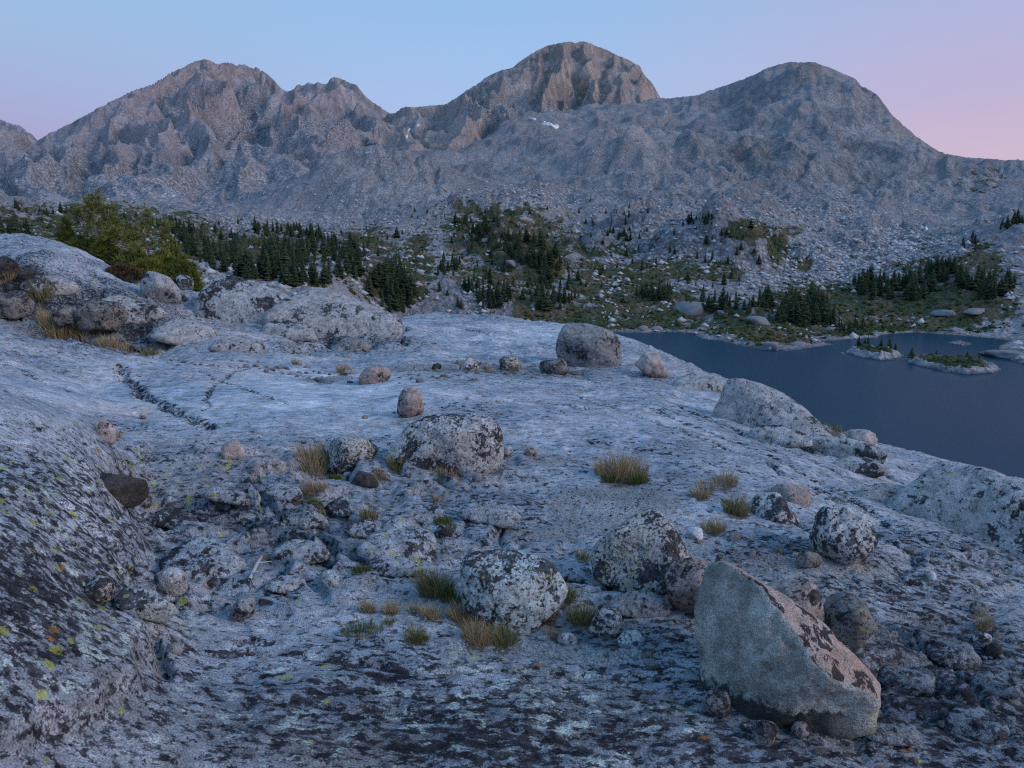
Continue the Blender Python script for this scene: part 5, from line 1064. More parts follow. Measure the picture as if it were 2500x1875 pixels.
TUFTS = [(1520, 1172, 135, 62, 0, 'widest dry grass tuft, alone on the gravel of the middle slab'), (1775, 1184, 62, 36, 0, 'straw-coloured tuft uppermost right of the gravel patch'), (1712, 1218, 48, 42, 0, 'brown tuft below the straw-coloured tuft'),
    (1800, 1258, 62, 62, 1, 'olive tuft against the humped white boulder'), (1745, 1300, 60, 44, 0, 'brown tuft above the bright white block'), (1728, 1192, 60, 22, 0, 'low brown grass left of the straw-coloured tuft'),
    (757, 1155, 72, 58, 0, 'tall straw tuft left of the low mottled boulder'), (800, 1148, 80, 42, 1, 'grass at the left foot of the low mottled boulder'), (968, 1150, 44, 52, 1, 'tuft in the gap between low mottled boulder and biggest boulder'),
    (765, 1205, 70, 34, 0, 'wispy dry grass below the tall straw tuft'), (725, 1215, 44, 28, 0, 'small brown tuft on the ledges, leftmost'), (898, 1268, 46, 40, 1, 'olive tuft in the middle of the ledges'), (1068, 1225, 30, 30, 0, 'thin dry sprig on the ledges above the moss cushion'),
    (925, 1170, 40, 18, 0, 'rusty low grass in front of the low mottled boulder'), (1085, 1160, 80, 20, 0, 'rusty grass along the foot of the biggest boulder'),
    (1062, 1455, 88, 84, 1, 'tall olive tuft at the left side of the pale crusted boulder'), (893, 1492, 42, 46, 0, 'left of two small straw tufts on the gravel'), (952, 1497, 46, 44, 0, 'right of two small straw tufts on the gravel'),
    (1012, 1495, 34, 30, 0, 'tiny straw tuft between the two small tufts and the olive tuft'), (1050, 1512, 50, 48, 0, 'dry tuft below the tall olive tuft'), (1130, 1520, 80, 62, 0, 'matted brown grass at the foot of the pale crusted boulder'), (1165, 1572, 80, 66, 0, 'lowest straw tuft below the pale crusted boulder'),
    (1225, 1578, 74, 66, 1, 'dense olive tuft under the point of the pale crusted boulder'), (1012, 1562, 56, 36, 1, 'low tuft beside the moss cushion on the gravel'), (1325, 1512, 80, 84, 0, 'grey-brown grass on the right flank of the pale crusted boulder'), (1425, 1522, 80, 60, 1, 'tuft left of the rounded lichen-covered stone'),
    (1385, 1470, 60, 44, 1, 'green-brown tuft behind the rounded lichen-covered stone'), (1350, 1555, 46, 26, 0, 'low dry grass by the white blotched stone'), (950, 1525, 26, 24, 1, 'small olive tuft beside the moss cushion'),
    (130, 822, 80, 60, 0, 'tall dry grass in the left hollow, leftmost clump'), (200, 832, 84, 52, 0, 'tall dry grass in the left hollow, middle clump'), (262, 846, 64, 40, 0, 'dry grass in the left hollow, right clump'), (305, 856, 50, 28, 0, 'last low dry grass at the right end of the left hollow'),
    (12, 690, 40, 44, 0, 'dry grass at the left edge beside the dark rocks'), (92, 735, 60, 50, 1, 'olive grass among the dark rocks at left'), (5, 770, 36, 50, 0, 'dry grass at the left edge below the dark rocks'), (362, 868, 40, 26, 1, 'small green-brown cushion in the crack of the left slab'),
    (838, 912, 34, 34, 0, 'straw tuft left of the round rosy boulder'), (722, 888, 24, 18, 0, 'tiny straw tuft in the crack line'), (752, 765, 34, 50, 0, 'dry grass in the notch of the whaleback outcrop'), (1888, 1042, 44, 44, 0, 'dry grass in the notch of the right rim'), (2042, 1054, 54, 18, 1, 'low grass on the right rim skyline'),
    (2402, 1542, 30, 58, 0, 'pale grass sprig in the little heap at right edge'), (1252, 905, 34, 26, 0, 'dry grass beside the brown speckled boulder'), (1190, 902, 30, 16, 0, 'low grass in the far rubble line'), (278, 1068, 34, 30, 0, 'straw tuft beside the rosy angular block'), (1425, 1365, 44, 30, 1, 'olive sprig left of the pyramid boulder'), (700, 808, 40, 14, 0, 'brown grass at the head of the nook below the whaleback outcrop')]
for a in TUFTS: tuft(*a)
_so = np.zeros(GX.shape)
for a in TUFTS: _so = np.maximum(_so, .75 * np.exp(-(((GPX - a[0]) / (.62 * a[2])) ** 2 + ((GPY - a[1] - 2) / (.17 * a[2] + 4)) ** 2)))
ground.data.attributes['soil'].data.foreach_set('value', np.ascontiguousarray(_so, np.float32).ravel())
for a in [(1085, 1285, 62, 24, 2, 'bright green moss cushion among the ledges'), (880, 1552, 110, 34, 2, 'broad green cushion plant on the near slab'), (1020, 1572, 60, 20, 2, 'moss cushion right of the broad green cushion plant'), (820, 1170, 40, 20, 2, 'green moss below the low mottled boulder'), (1495, 1178, 50, 22, 2, 'green moss at the foot of the widest grass tuft'), (1560, 1182, 50, 30, 2, 'flowering green clump at the right foot of the widest grass tuft'),
          (1100, 1475, 60, 36, 2, 'dark leafy plant in the shade of the pale crusted boulder'), (1310, 1520, 60, 30, 2, 'leafy plant under the right flank of the pale crusted boulder'), (880, 1400, 50, 22, 2, 'leafy plant under the ledge lip'), (770, 1235, 44, 16, 2, 'mossy strip along a ledge'), (690, 772, 60, 14, 2, 'moss in the nook of the broad humped outcrop')]:
    tuft(*a, n=420, name='moss_cushion', cat='moss')

STICK = NT('bleached_wood'); STICK.put(STICK.b.inputs['Base Color'], (0.42, 0.40, 0.38)); STICK = STICK.m
_a = fg_hit(610, 1425); _b = fg_hit(640, 1372); _mb = MB()
for q_, r_ in ((np.array([_a + (0, 0, .02), (_a + _b) / 2 + (.01, 0, .05), _b + (0, 0, .03)]), [.010, .008, .004]), (np.array([(_a + _b) / 2 + (.01, 0, .05), _a * .4 + _b * .6 + (.07, .02, .04)]), [.005, .002])):
    _v, _f = tube_tris(q_ - _a, r_, 6); _mb.add(_v, _f)
obj('dead_stick', _mb.mesh('dead_stick', True), STICK, label='bleached forked stick lying on the ledges left of centre', cat='stick', loc=_a)

# ------------------------------------------------------------------ pines and shrubs left
BARK = NT('pine_bark'); _c = BARK.n('ShaderNodeTexCoord').outputs['Object']
BARK.put(BARK.b.inputs['Base Color'], BARK.mix(BARK.noise(_c, 9, 4, .7), (0.16, 0.12, 0.10), (0.40, 0.34, 0.31))); BARK.b.inputs['Roughness'].default_value = .9
BARK = BARK.m
NEEDLE = plant_mat('pine_needles', (0.06, 0.085, 0.018), (0.24, 0.24, 0.06))
def needle_tufts(rs, C, Dr, L, n, w):
    """C centres, Dr outward directions: bundles of needles"""
    m = len(C); d = rs.normal(size=(m, n, 3)); d = d / np.linalg.norm(d, axis=-1, keepdims=True) + 1.05 * Dr[:, None]; d /= np.linalg.norm(d, axis=-1, keepdims=True)
    s = rs.normal(size=(m, n, 3)); s = np.cross(d, s); s /= np.linalg.norm(s, axis=-1, keepdims=True) + 1e-9
    ln = L * rs.uniform(.6, 1.15, (m, n, 1)); b = C[:, None] + d * ln * .08
    V = np.stack([b + s * w, b - s * w, b + d * ln + s * w * .3, b + d * ln - s * w * .3], 2)
    F = np.array([(0, 1, 3, 2)])
    hue = np.repeat(np.clip(rs.uniform(0, 1, (m, 1)) * .7 + rs.uniform(0, .3, (m, n)), 0, 1)[..., None], 4, -1)
    return V.reshape(-1, 3), (F[None] + 4 * np.arange(m * n)[:, None, None]).reshape(-1, 4), hue.ravel()
def pine(top, base, Y, label, seed, spread=.32, tufts=90, bare=.35):
    rs = np.random.RandomState(seed); T = P(top[0], top[1], Y); B = P(base[0], base[1], Y); B[2] = fg_sample(B[0], B[1]) - .05
    H = T[2] - B[2]; n = 9; t = np.linspace(0, 1, n)
    ax = B[None] + (T - B)[None] * t[:, None]; ax[1:-1, :2] += rs.normal(0, .035, (n - 2, 2)); ax[:, 0] += .10 * np.sin(t * 3.0 + seed) * H * .3
    e = obj('pine_tree', None, label=label, cat='tree', group='pines behind the left slab', loc=B)
    mb = MB(); V, F = tube_tris(ax - B, np.linspace(.045, .008, n) * (.5 + .35 * H), 6); mb.add(V, F)
    cs = []; ds = []
    nb = int(14 + 10 * H)
    for i in range(nb):
        u = bare * .5 + (1 - bare * .5) * rs.uniform() ** .8; o = np.array([np.interp(u, t, ax[:, k]) for k in range(3)])
        a = rs.uniform(0, 6.3); ln = spread * .75 * H * (1.1 - u) * rs.uniform(.4, 1.1) + .10; up = rs.uniform(.05, .6)
        d = np.array([math.cos(a), math.sin(a), up]); tip = o + d * ln; mid = o + d * ln * .5 - np.array([0, 0, .06 * ln])
        V, F = tube_tris(np.array([o, mid, tip]) - B, [.014, .010, .005], 4); mb.add(V, F)
        if u > bare or rs.uniform() < .25:
            for q in range(max(1, int(.55 * tufts / nb))):
                f = rs.uniform(.35, 1.05); p_ = o + (tip - o) * f + rs.normal(0, .06, 3); cs.append(p_); ds.append(d / np.linalg.norm(d) * .6 + np.array([0, 0, .6]))
    for q in range(14): cs.append(T - (T - B) * rs.uniform(0, .22) + rs.normal(0, .05, 3)); ds.append(np.array([0, 0, 1.0]))
    obj('trunk', mb.mesh('pine_trunk', True), BARK, e)
    V, F, hue = needle_tufts(rs, np.array(cs) - B, np.array(ds), .13, 16, .0075)
    obj('crown', mesh_arrays('pine_crown', V, F, False, dict(hue=hue)), NEEDLE, e)
for i, a in enumerate([((228, 478), (268, 650), 20.5, 'tallest of the near pines, thick green top', .26, 190, .3), ((262, 505), (282, 650), 20.0, 'pine close to the right of the tallest, bare grey branches below', .24, 130, .45),
                       ((190, 514), (210, 610), 20.8, 'reddish thinning pine left of the tallest', .26, 80, .4), ((160, 540), (178, 600), 21.0, 'small pine at the left end of the near pines', .3, 70, .2), ((212, 500), (240, 640), 21.2, 'slim pine just behind the tallest near pine', .24, 110, .3),
                       ((357, 513), (366, 640), 21.0, 'slender bare-stemmed pine with a tufted top, right half', .17, 60, .55), ((402, 550), (404, 650), 21.2, 'short bare-stemmed pine, rightmost with a trunk', .22, 60, .5), ((298, 545), (288, 640), 20.2, 'small pine with dead stem in the middle of the near pines', .28, 80, .4), ((280, 560), (300, 655), 19.6, 'bushy low pine in front of the middle near pines', .34, 120, .2),
                       ((325, 570), (330, 660), 20.4, 'low pine between the dead stem and the slender pine', .34, 110, .2)]):
    pine(a[0], a[1], a[2], a[3], 500 + i, a[4], a[5], a[6])
def krummholz(px, py, Y, wpx, hpx, label, seed, n=330, mat=None, name='dwarf_pine', cat='shrub', L=.15):
    rs = np.random.RandomState(seed); C = P(px, py, Y); k = Y / FPX; gz = float(fg_sample(C[0], C[1])); B = np.array([C[0], C[1], gz])
    rx = .5 * wpx * k; rz = max(.3, C[2] + .34 * hpx * k - gz)
    e = obj(name, None, label=label, cat=cat, group='dwarf pines behind the left slab' if name == 'dwarf_pine' else None, loc=B)
    d = rs.normal(size=(n, 3)); d[:, 2] = np.abs(d[:, 2]); d /= np.linalg.norm(d, axis=1, keepdims=True)
    r = rs.uniform(.55, 1.0, (n, 1)) ** .5 * (1 + .22 * perlin3(d[:, 0] * 2.5 + seed, d[:, 1] * 2.5, d[:, 2] * 2.5)[:, None])
    cs = d * r * np.array([rx, rx * .8, rz * .95])
    V, F, hue = needle_tufts(rs, cs, d * .8 + np.array([0, 0, .35]), L, 18, .0085)
    obj('crown', mesh_arrays('shrub_crown', V, F, False, dict(hue=hue)), mat or NEEDLE, e)
    mb = MB()
    for q in range(9):
        p_ = cs[rs.randint(n)]; V, F = tube_tris(np.array([(p_[0] * .2, p_[1] * .2, -.05), p_ * np.array([.6, .6, .55]), p_]), [.03, .02, .008], 4); mb.add(V, F)
    obj('stems', mb.mesh('shrub_stems', True), BARK, e)
for i, a in enumerate([(200, 600, 20.6, 110, 60, 'dwarf pine at the left foot of the tallest pine'), (260, 600, 19.8, 100, 80, 'dwarf pine thicket below the tallest pine'), (330, 625, 19.2, 120, 90, 'dense dwarf pine in the middle of the thicket'), (395, 635, 18.9, 120, 80, 'bright green dwarf pine right of the middle thicket'),
                       (445, 650, 18.6, 100, 56, 'low dwarf pine at the right end of the thicket'), (360, 655, 18.4, 130, 50, 'low spreading dwarf pine in front of the thicket'), (160, 575, 21.0, 60, 50, 'small dwarf pine at the left end of the thicket'), (420, 610, 19.6, 80, 60, 'dwarf pine behind the bright green one')]):
    krummholz(*(a[:3] + (a[3] * .8, a[4] * .8) + a[5:]), 600 + i, n=230)
krummholz(300, 672, 17.3, 90, 44, 'low brown leafless shrub in front of the pines', 640, n=340, mat=plant_mat('brown_shrub', (0.085, 0.055, 0.035), (0.15, 0.10, 0.06)), name='brown_shrub', L=.09)

# ================================================================== THINGS: conifers of the valley
FIRM = plant_mat('fir_needles', (0.016, 0.030, 0.018), (0.060, 0.085, 0.042), 1)
TRUNKM = NT('fir_bark'); TRUNKM.put(TRUNKM.b.inputs['Base Color'], (0.13, 0.11, 0.10)); TRUNKM = TRUNKM.m
def fir_mesh(seed, slim):
    rs = np.random.RandomState(seed); V = []; hue = []; nw = 17
    for i in range(nw):
        h = .07 + .93 * (i / nw) ** 1.0; r = slim * (1 - h) ** .75 * rs.uniform(.75, 1.15) + .012
        nb = 7 if i < nw - 4 else 4; a0 = rs.uniform(0, 6.3)
        for b in range(nb):
            a = a0 + 6.283 * b / nb + rs.uniform(-.3, .3); rr = r * rs.uniform(.6, 1.2); c, s_ = math.cos(a), math.sin(a); w = rr * rs.uniform(.30, .45); dr = rr * rs.uniform(.25, .6)
            o = (0, 0, h + .05); tip = (c * rr, s_ * rr, h - dr * .5); m1 = (c * rr * .6 - s_ * w, s_ * rr * .6 + c * w, h - dr * .45); m2 = (c * rr * .6 + s_ * w, s_ * rr * .6 - c * w, h - dr * .45)
            top = (c * rr * .5, s_ * rr * .5, h + .035)
            V += [o, m1, tip, o, tip, m2, m1, top, tip, m2, top, tip]; hue += [rs.uniform()] * 12
    V += [(.012, 0, .92), (-.012, 0, .92), (0, 0, 1.02)]; hue += [.5] * 3
    V = np.array(V); return V, np.arange(len(V)).reshape(-1, 3), np.array(hue)
FIRS = [fir_mesh(i, s_) for i, s_ in enumerate((.15, .18, .21, .24, .17, .28))]
FIR_ME = [mesh_arrays('fir_crown', V, F, False, dict(hue=h)) for V, F, h in FIRS]
for m_ in FIR_ME: m_.materials.append(FIRM)
_V, _F = tube_tris(np.array([(0, 0, -.03), (0, 0, .3), (0, 0, .9)]), [.022, .018, .004], 6)
TRK_ME = mesh_arrays('fir_trunk', _V, _F, True); TRK_ME.materials.append(TRUNKM)
# grove: polygon of tree feet in the photo, count, height range (m), label
GROVES = [([(0, 560), (70, 555), (95, 580), (60, 590), (0, 588)], 10, (5, 8), 'conifer of the small grove at the left edge behind the slab'),
    ([(380, 540), (440, 545), (520, 590), (600, 640), (650, 685), (600, 690), (500, 650), (400, 590)], 62, (5, 9), 'conifer of the long diagonal grove right of the pines'),
    ([(620, 560), (700, 560), (800, 580), (790, 590), (700, 578), (620, 575)], 26, (5, 8), 'conifer of the upper band of trees on the meadow'),
    ([(640, 600), (760, 600), (880, 640), (870, 690), (780, 700), (650, 700), (630, 640)], 64, (6, 10), 'conifer of the wide grove behind the whaleback outcrop'),
    ([(770, 590), (860, 590), (900, 640), (830, 640)], 24, (5, 8), 'conifer of the sparse stand above the wide grove'),
    ([(930, 680), (960, 650), (1000, 690), (1010, 720), (1000, 765), (960, 765), (900, 740), (890, 700)], 46, (7, 10), 'conifer of the dark steep grove left of the talus chute'),
    ([(1110, 545), (1170, 525), (1220, 560), (1200, 590), (1130, 590)], 30, (4, 6.5), 'conifer of the knoll-top grove above the talus chute'),
    ([(1230, 580), (1320, 590), (1390, 660), (1360, 690), (1270, 650), (1200, 620)], 46, (5, 8), 'conifer of the grove on the green slope in the centre'),
    ([(1080, 640), (1130, 640), (1120, 670), (1085, 670)], 8, (5, 7), 'conifer of the few beside the talus chute'),
    ([(1150, 690), (1230, 680), (1260, 740), (1180, 765), (1140, 730)], 26, (5, 8), 'conifer of the lower grove above the slab skyline'),
    ([(1290, 690), (1390, 690), (1400, 750), (1330, 760), (1280, 730)], 26, (5, 8), 'conifer of the lower right grove above the slab skyline'),
    ([(1560, 715), (1640, 715), (1640, 735), (1565, 735)], 15, (5, 7), 'conifer of the small stand above the lake head'),
    ([(1480, 560), (1560, 560), (1580, 590), (1500, 590)], 12, (3.5, 5), 'small conifer of the ledge stand high in the centre'),
    ([(1670, 535), (1740, 535), (1720, 550), (1680, 548)], 10, (4, 6), 'small conifer of the ledge stand on top of the bluff'),
    ([(1650, 745), (1760, 735), (1860, 745), (1830, 770), (1700, 765)], 12, (5, 8), 'conifer scattered on the flat at the lake head'),
    ([(1835, 735), (1880, 735), (1880, 755), (1840, 755)], 8, (6, 9), 'conifer of the clump left of the lakeside grove'),
    ([(1890, 770), (1930, 740), (2000, 740), (2050, 780), (2040, 795), (1960, 795), (1895, 795)], 52, (6, 10), 'conifer of the dense lakeside grove on the peninsula'),
    ([(2040, 800), (2110, 795), (2120, 815), (2060, 818)], 10, (3, 5), 'low conifer at the water edge right of the lakeside grove'),
    ([(2080, 690), (2200, 690), (2190, 735), (2100, 735)], 26, (6, 9), 'conifer of the middle stand beyond the bay'),
    ([(2200, 690), (2280, 690), (2270, 735), (2210, 735)], 18, (6, 9), 'conifer of the stand right of the middle stand beyond the bay'),
    ([(2250, 660), (2330, 655), (2330, 690), (2260, 690)], 20, (6, 9), 'conifer of the upper stand on the right slope'),
    ([(2330, 680), (2480, 690), (2480, 720), (2400, 735), (2330, 700)], 30, (5, 9), 'conifer of the far right stand on the right slope'),
    ([(2420, 560), (2490, 535), (2500, 545), (2430, 570)], 5, (5, 7), 'conifer on the right-hand skyline'),
    ([(2320, 600), (2380, 580), (2390, 600), (2330, 610)], 5, (4, 6), 'conifer on the rib above the talus bowl at right'),
    ([(1000, 510), (1450, 490), (1900, 560), (1880, 690), (1450, 760), (1060, 760)], 110, (2.5, 6), 'conifer scattered over the rocky centre slope'), ([(300, 530), (1000, 570), (1000, 640), (350, 570)], 36, (2.5, 6), 'conifer scattered over the meadow below the left mountain'),
    ([(0, 500), (250, 515), (500, 545), (480, 580), (100, 545)], 26, (3, 6), 'conifer scattered over the left meadow')]
TREES = []
for gi, (poly, n, hr, lab) in enumerate(GROVES):
    n = int(n * 1.5); rs = np.random.RandomState(900 + gi); p_ = np.array(poly, float); x0, y0 = p_.min(0); x1, y1 = p_.max(0); c = 0; tr = 0
    while c < n and tr < 4000:
        tr += 1; x = rs.uniform(x0, x1); y = rs.uniform(y0, y1)
        if not polydist(np.array([x]), np.array([y]), poly)[1][0]: continue
        h = m_hit(x, y)
        if h is None or h[2] < LAKE_Z + .1: continue
        ht = .8 * rs.uniform(*hr) * rs.uniform(.45, 1.15); TREES.append((ht * FPX / h[1], gi, h, ht, lab, rs.randint(6), rs.uniform(0, 6.3), x)); c += 1
TREES.sort(key=lambda q: -q[0])
best = {}
for q in TREES[:300]: best.setdefault(q[1], []).append(q)
for gi, L_ in best.items():
    if len(L_) > 6:
        xs_ = sorted(q[7] for q in L_); a_, b_ = xs_[len(xs_) // 3], xs_[2 * len(xs_) // 3]; hm = sorted(q[3] for q in L_)[len(L_) // 2]
        for n_, q in enumerate(L_):
            i = [k for k in range(300) if TREES[k] is q][0]
            q2 = q[:4] + (('taller ' if q[3] >= hm else 'shorter ') + q[4] + (', left third' if q[7] < a_ else ', right third' if q[7] >= b_ else ', middle third'),) + q[5:]
            TREES[i] = q2; L_[n_] = q2
for gi, L_ in best.items():
    if len(L_) >= 4:
        a = L_[0]; b = min(L_[1:], key=lambda q: q[7]); c = max([q for q in L_[1:] if q is not b], key=lambda q: q[7])
        for q, wd in ((a, 'tallest'), (b, 'leftmost'), (c, 'rightmost')):
            i = TREES.index(q) if False else [k for k in range(300) if TREES[k] is q][0]
            TREES[i] = q[:4] + (wd + ' ' + GROVES[gi][3],) + q[5:]
rest = MB(); rest_h = []
for i, (s_, gi, h, ht, lab, k, rz, x) in enumerate(TREES):
    wd = ht * (1.1 + .4 * ((i * 7919) % 100) / 100)
    if i < 300:
        e = obj('conifer', None, label=lab, cat='tree', group='conifers of the valley', loc=h); e.rotation_euler = (.07 * math.sin(i * 1.7), .07 * math.cos(i * 2.3), rz); wd *= .7 + .75 * ((i * 104729) % 97) / 97; e.scale = (wd, wd * .9, ht)
        obj('crown', FIR_ME[k], None, e); obj('trunk', TRK_ME, None, e)
    else:
        V, F, hu = FIRS[k]; c, sn = math.cos(rz), math.sin(rz)
        rest.add(np.stack([(V[:, 0] * c - V[:, 1] * sn) * wd, (V[:, 0] * sn + V[:, 1] * c) * wd, V[:, 2] * ht], -1) + h, F); rest_h.append(hu)
if rest.V:
    obj('distant_conifers', mesh_arrays('distant_conifers', np.concatenate(rest.V), np.concatenate(rest.F), False, dict(hue=np.concatenate(rest_h))), FIRM, label='smaller dark conifers farther up the valley slopes', cat='trees', kind='stuff')

# ---- shrubs and talus blocks of the valley
OCT = np.array([(1, 0, 0), (-1, 0, 0), (0, 1, 0), (0, -1, 0), (0, 0, 1), (0, 0, -1)], float)
OCF = np.array([(0, 2, 4), (2, 1, 4), (1, 3, 4), (3, 0, 4), (2, 0, 5), (1, 2, 5), (3, 1, 5), (0, 3, 5)])
def cloud(x, y, z, r, rs, flat):
    n = len(x); V = OCT[None] * rs.uniform(.55, 1.35, (n, 6, 1)) + rs.normal(0, .15, (n, 6, 3)); V = V * r[:, None, None] * np.array([1, 1, flat])
    a = rs.uniform(0, 6.3, n); ca, sa = np.cos(a)[:, None], np.sin(a)[:, None]
    V = np.stack([V[..., 0] * ca - V[..., 1] * sa, V[..., 0] * sa + V[..., 1] * ca, V[..., 2]], -1) + np.stack([x, y, z], -1)[:, None]
    return V.reshape(-1, 3), (OCF[None] + 6 * np.arange(n)[:, None, None]).reshape(-1, 3)
rs = np.random.RandomState(77); n = 90000
Yr = np.exp(rs.uniform(math.log(165), math.log(620), n)); Ur = rs.uniform(-.70, .70, n); Xr = Ur * Yr; zz = m_sample(Xr, Yr)
vg = m_sample(Xr, Yr, VEGMAP) + .55 * fbm(Xr / 9, Yr / 9, 3, seed=300); ok = (vg > .52) & (zz > LAKE_Z + .3)
k_ = np.where(ok)[0][:11000]; r_ = .25 + .75 * rs.uniform(size=len(k_)) ** 2
V, F = cloud(Xr[k_], Yr[k_], zz[k_] + r_ * .15, r_, rs, .7)
obj('low_shrubs', mesh_arrays('low_shrubs', V, F, False, dict(hue=np.repeat(rs.uniform(0, 1, len(k_)), 6))), plant_mat('willow_scrub', (0.026, 0.040, 0.014), (0.085, 0.080, 0.030)), label='low green and brown scrub on the valley floor', cat='scrub', kind='stuff')
tl = m_sample(Xr, Yr, talus) + .5 * fbm(Xr / 14, Yr / 14, 3, seed=310); ok = ((tl > .52) | (rs.uniform(size=n) < .06)) & (zz > LAKE_Z + .1) & (~ok | (rs.uniform(size=n) < .25))
k_ = np.where(ok)[0][:17000]; r_ = .3 + 1.3 * rs.uniform(size=len(k_)) ** 4
V, F = cloud(Xr[k_], Yr[k_], zz[k_] + r_ * .1, r_, rs, .65)
BLOCK = NT('talus_blocks'); _at = BLOCK.attr('hue'); BLOCK.put(BLOCK.b.inputs['Base Color'], BLOCK.mix(_at, (0.24, 0.235, 0.24), (0.52, 0.51, 0.53))); BLOCK.b.inputs['Roughness'].default_value = .95; BLOCK = BLOCK.m
obj('talus_blocks', mesh_arrays('talus_blocks', V, F, False, dict(hue=np.repeat(rs.uniform(0, 1, len(k_)), 6))), BLOCK, label='pale tumbled talus blocks on the valley slopes', cat='talus', kind='stuff')

# ---- islands and lakeside rocks
def island(poly, hgt, name, seed, vegc=.5, kind='structure', label=None):
    W_ = np.array([on_lake(*p_) for p_ in poly]); x0, y0 = W_.min(0) - 1; x1, y1 = W_.max(0) + 1
    nx, ny = 90, 60; X, Y = np.meshgrid(np.linspace(x0, x1, nx), np.linspace(y0, y1, ny))
    wob = .5 * fbm(X / 2.2, Y / 2.2, 3, seed=seed); d, ins = polydist(X + wob, Y + wob, [tuple(q) for q in W_])
    sd = np.where(ins, d, -d); _, e, b = worley(X / 2.2, Y / 2.2, seed + 3)
    Z = LAKE_Z + np.clip(sd * .7, -1.5, hgt * .7) + hgt * .7 * sstep(0, 3, sd) * (b + .25 - .3 * sstep(.2, 0, e)) + .15 * fbm(X, Y, 3, seed=seed + 7)
    vg = vegc * sstep(.8, 2.5, sd) + .25 * fbm(X / 3, Y / 3, 2, seed=seed + 8)
    obj(name, mesh_arrays(name, np.stack([X, Y, Z], -1).reshape(-1, 3), grid_faces(ny, nx), True, dict(veg=np.clip(vg, 0, 1), talus=X * 0 + .3, bare=X * 0 + .5, warm=X * 0 + .1, wet=sstep(.4, 0.05, Z - LAKE_Z))), FAR, kind=kind)
    return W_
I1 = [(2058, 860), (2085, 852), (2130, 855), (2180, 862), (2207, 868), (2190, 877), (2150, 879), (2100, 872)]
I2 = [(2207, 880), (2250, 875), (2330, 878), (2400, 886), (2445, 903), (2425, 911), (2350, 914), (2300, 905), (2240, 893)]
W1 = island(I1, 1.6, 'island', 401, .75); W2 = island(I2, 1.3, 'island', 404, .9)
island([(2310, 838), (2340, 832), (2375, 841), (2350, 845)], .35, 'island', 407, 0)
island([(2048, 862), (2056, 859), (2066, 865), (2058, 868)], .25, 'island', 410, 0)
for (px, py, ht, lb) in [(2095, 858, 3.2, 'left bushy conifer on the nearer small island'), (2110, 859, 2.6, 'second bushy conifer on the nearer small island'), (2118, 858, 3.4, 'third conifer on the nearer small island'), (2150, 860, 2.6, 'conifer right of the gap on the nearer small island'), (2170, 862, 3.4, 'tallest conifer right of the gap on the nearer small island'), (2185, 866, 2.2, 'rightmost small conifer on the nearer small island'),
                         (2225, 882, 2.4, 'conifer at the left tip of the longer island'), (2285, 878, 1.6, 'low conifer in the middle of the longer island'), (2360, 884, 1.8, 'low conifer at right on the longer island'), (2390, 888, 1.6, 'rightmost low conifer on the longer island')]:
    x, y = on_lake(px, py); k = int(px) % 6; e = obj('conifer', None, label=lb, cat='tree', group='island conifers', loc=(x, y, LAKE_Z + .7)); e.scale = (ht * 1.7, ht * 1.7, ht); e.rotation_euler = (0, 0, px)
    obj('crown', FIR_ME[k], None, e); obj('trunk', TRK_ME, None, e)
def mstone(px, py, w, hr, label, k, mat='snowy'):
    h = m_hit(px, py); key = (k, mat)
    if key not in STONE_CACHE:
        me = mesh_arrays('stone', STONE_ME[k][0], STONE_ME[k][1], True); me.materials.append(VALB); STONE_CACHE[key] = me
    o = obj('boulder', STONE_CACHE[key], None, label=label, cat='boulder'); r = .5 * w * h[1] / FPX
    o.location = h + np.array([0, r * .5, r * hr * .2]); o.scale = (r * 1.1, r, r * hr); o.rotation_euler = (0, 0, px)
VALB = NT('valley_boulder'); _c = VALB.n('ShaderNodeTexCoord').outputs['Object']
VALB.put(VALB.b.inputs['Base Color'], VALB.mix(VALB.noise(_c, 3, 5, .7), (0.11, 0.11, 0.115), (0.33, 0.325, 0.335))); VALB.b.inputs['Roughness'].default_value = .95; VALB = VALB.m
for a in [(1700, 765, 78, .75, 'broad pale boulder on the flat at the lake head', 1), (1855, 790, 62, .6, 'smooth pale boulder left of the lakeside grove', 2), (1605, 808, 36, .7, 'rounded boulder at the water edge of the lake head', 3), (1570, 806, 26, .8, 'smaller boulder left of the rounded one at the water edge', 4), (2315, 770, 46, .55, 'pale flat boulder in the scrub beyond the bay', 5), (2385, 765, 50, .5, 'pale ledge-like boulder right of the flat one beyond the bay', 6),
          (1765, 770, 26, .9, 'blocky boulder between the broad pale boulder and the grove', 7), (1950, 845, 40, .6, 'boulder on the front shore of the peninsula', 8), (1880, 848, 46, .6, 'boulder at the left front shore of the peninsula', 9), (2030, 808, 24, .7, 'boulder at the water edge right of the lakeside grove', 0), (2325, 808, 18, 1, 'upright pale stone on the far shore of the bay', 3), (830, 605, 22, .8, 'pale boulder on the meadow above the wide grove', 4), (725, 662, 26, .8, 'pale boulder inside the wide grove', 5), (45, 530, 26, .7, 'pale boulder on the left meadow', 6),
          (1580, 575, 22, .8, 'pale block on the ledge high in the centre', 7), (1185, 590, 22, .8, 'square pale block among the centre trees', 2), (1250, 650, 30, 1.0, 'pale block on the green slope in the centre', 1), (2475, 872, 96, .34, 'smooth pale rock dome at the right edge of the lake', 8)]:
    mstone(*a)

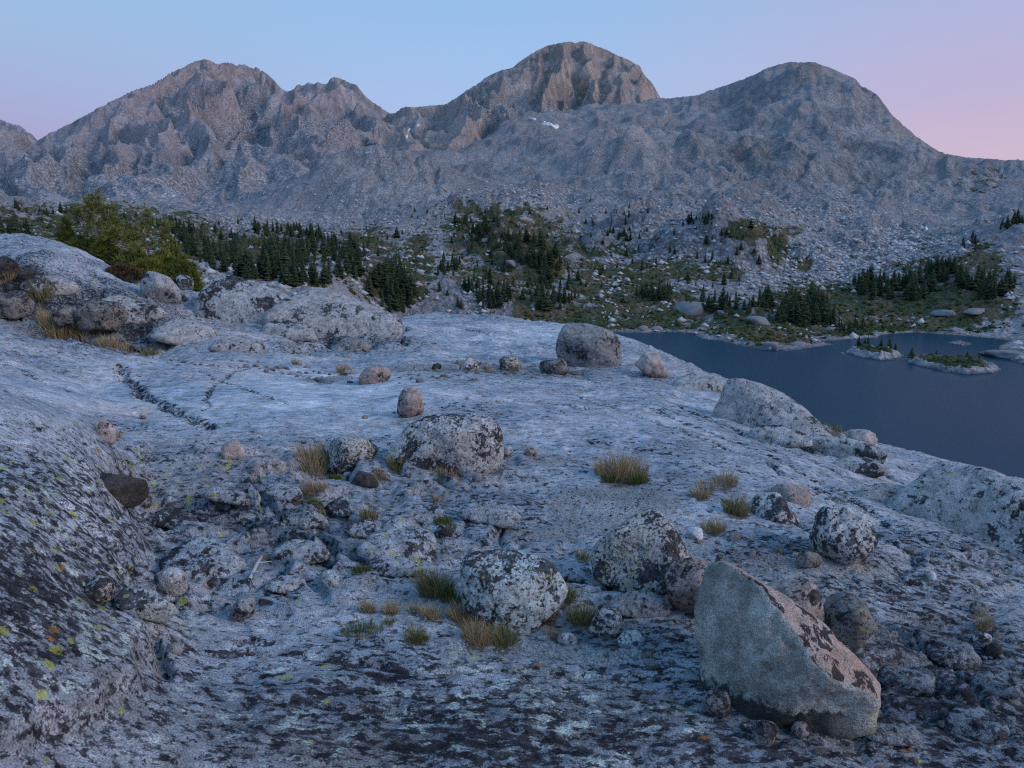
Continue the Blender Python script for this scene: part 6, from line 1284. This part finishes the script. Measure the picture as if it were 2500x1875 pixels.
# ---- last snow
SNOW = NT('old_snow'); SNOW.put(SNOW.b.inputs['Base Color'], (0.80, 0.82, 0.86)); SNOW.b.inputs['Roughness'].default_value = .8; SNOW = SNOW.m
def lay_sample(U_, ys_, us_, A, x, y):
    r = np.clip(np.interp(y, ys_, np.arange(len(ys_))), 0, len(ys_) - 1.001); c = np.clip((x / y - us_[0]) / (us_[1] - us_[0]), 0, len(us_) - 1.001)
    i = r.astype(int); j = c.astype(int); a = r - i; b = c - j
    z = (A[i, j] * (1 - a) + A[i + 1, j] * a) * (1 - b) + (A[i, j + 1] * (1 - a) + A[i + 1, j + 1] * a) * b
    return np.where((y >= ys_[0]) & (y <= ys_[-1]) & (x / y >= us_[0]) & (x / y <= us_[-1]), z, -1e4)
_YF = np.exp(np.linspace(math.log(300), math.log(2600), 2500))
def far_hit(px, py):
    u, t = UT(px, py); zr = CAM[2] + t * _YF; x = u * _YF
    zg = np.maximum(np.maximum(lay_sample(0, my, mu, MZ, x, _YF), lay_sample(0, ly, lu, LZ, x, _YF)), lay_sample(0, cyy, cu, CZ, x, _YF))
    b = np.where(zr <= zg)[0]
    if not len(b): return None
    Y = _YF[b[0]]; return np.array([u * Y, Y, zr[b[0]]])
def snow(px, py, w, h, label, seed):
    rs = np.random.RandomState(seed); pts = []; nx, ny = 15, 7
    for j in range(ny):
        for i in range(nx):
            a = -1 + 2 * i / (nx - 1); b = -1 + 2 * j / (ny - 1)
            q = far_hit(px + .5 * w * a * (1 - .3 * b * b) + .15 * w * b, py + .5 * h * b * (1 - .35 * a * a) + .25 * h * math.sin(3 * a + seed))
            if q is None: return
            d = max(0, 1 - a * a) * max(0, 1 - b * b) + .25 * rs.normal(); f = (q - CAM) / np.linalg.norm(q - CAM)
            pts.append(q + (np.array([0, 0, 1.2]) - 1.5 * f) * (2.6 * d - .9) * q[1] / 1200)
    p_ = np.array(pts); c = p_.mean(0)
    obj('snow_patch', mesh_arrays('snow_patch', p_ - c, grid_faces(ny, nx), True), SNOW, label=label, cat='snow', loc=c)
for i, a in enumerate([(1345, 306, 46, 13, 'largest snow patch, below the central peak'), (1300, 291, 20, 4, 'thin snow streak left of the largest snow patch'), (992, 334, 9, 12, 'small upright snow patch in the left saddle bowl'), (1020, 308, 20, 5, 'snow streak highest in the saddle bowl'), (1000, 318, 14, 5, 'snow streak in the middle of the saddle bowl'), (904, 351, 18, 6, 'snow patch at the foot of the jagged ridge'), (2255, 558, 22, 6, 'small snow patch in the talus bowl under the right dome')]):
    snow(*a, i)
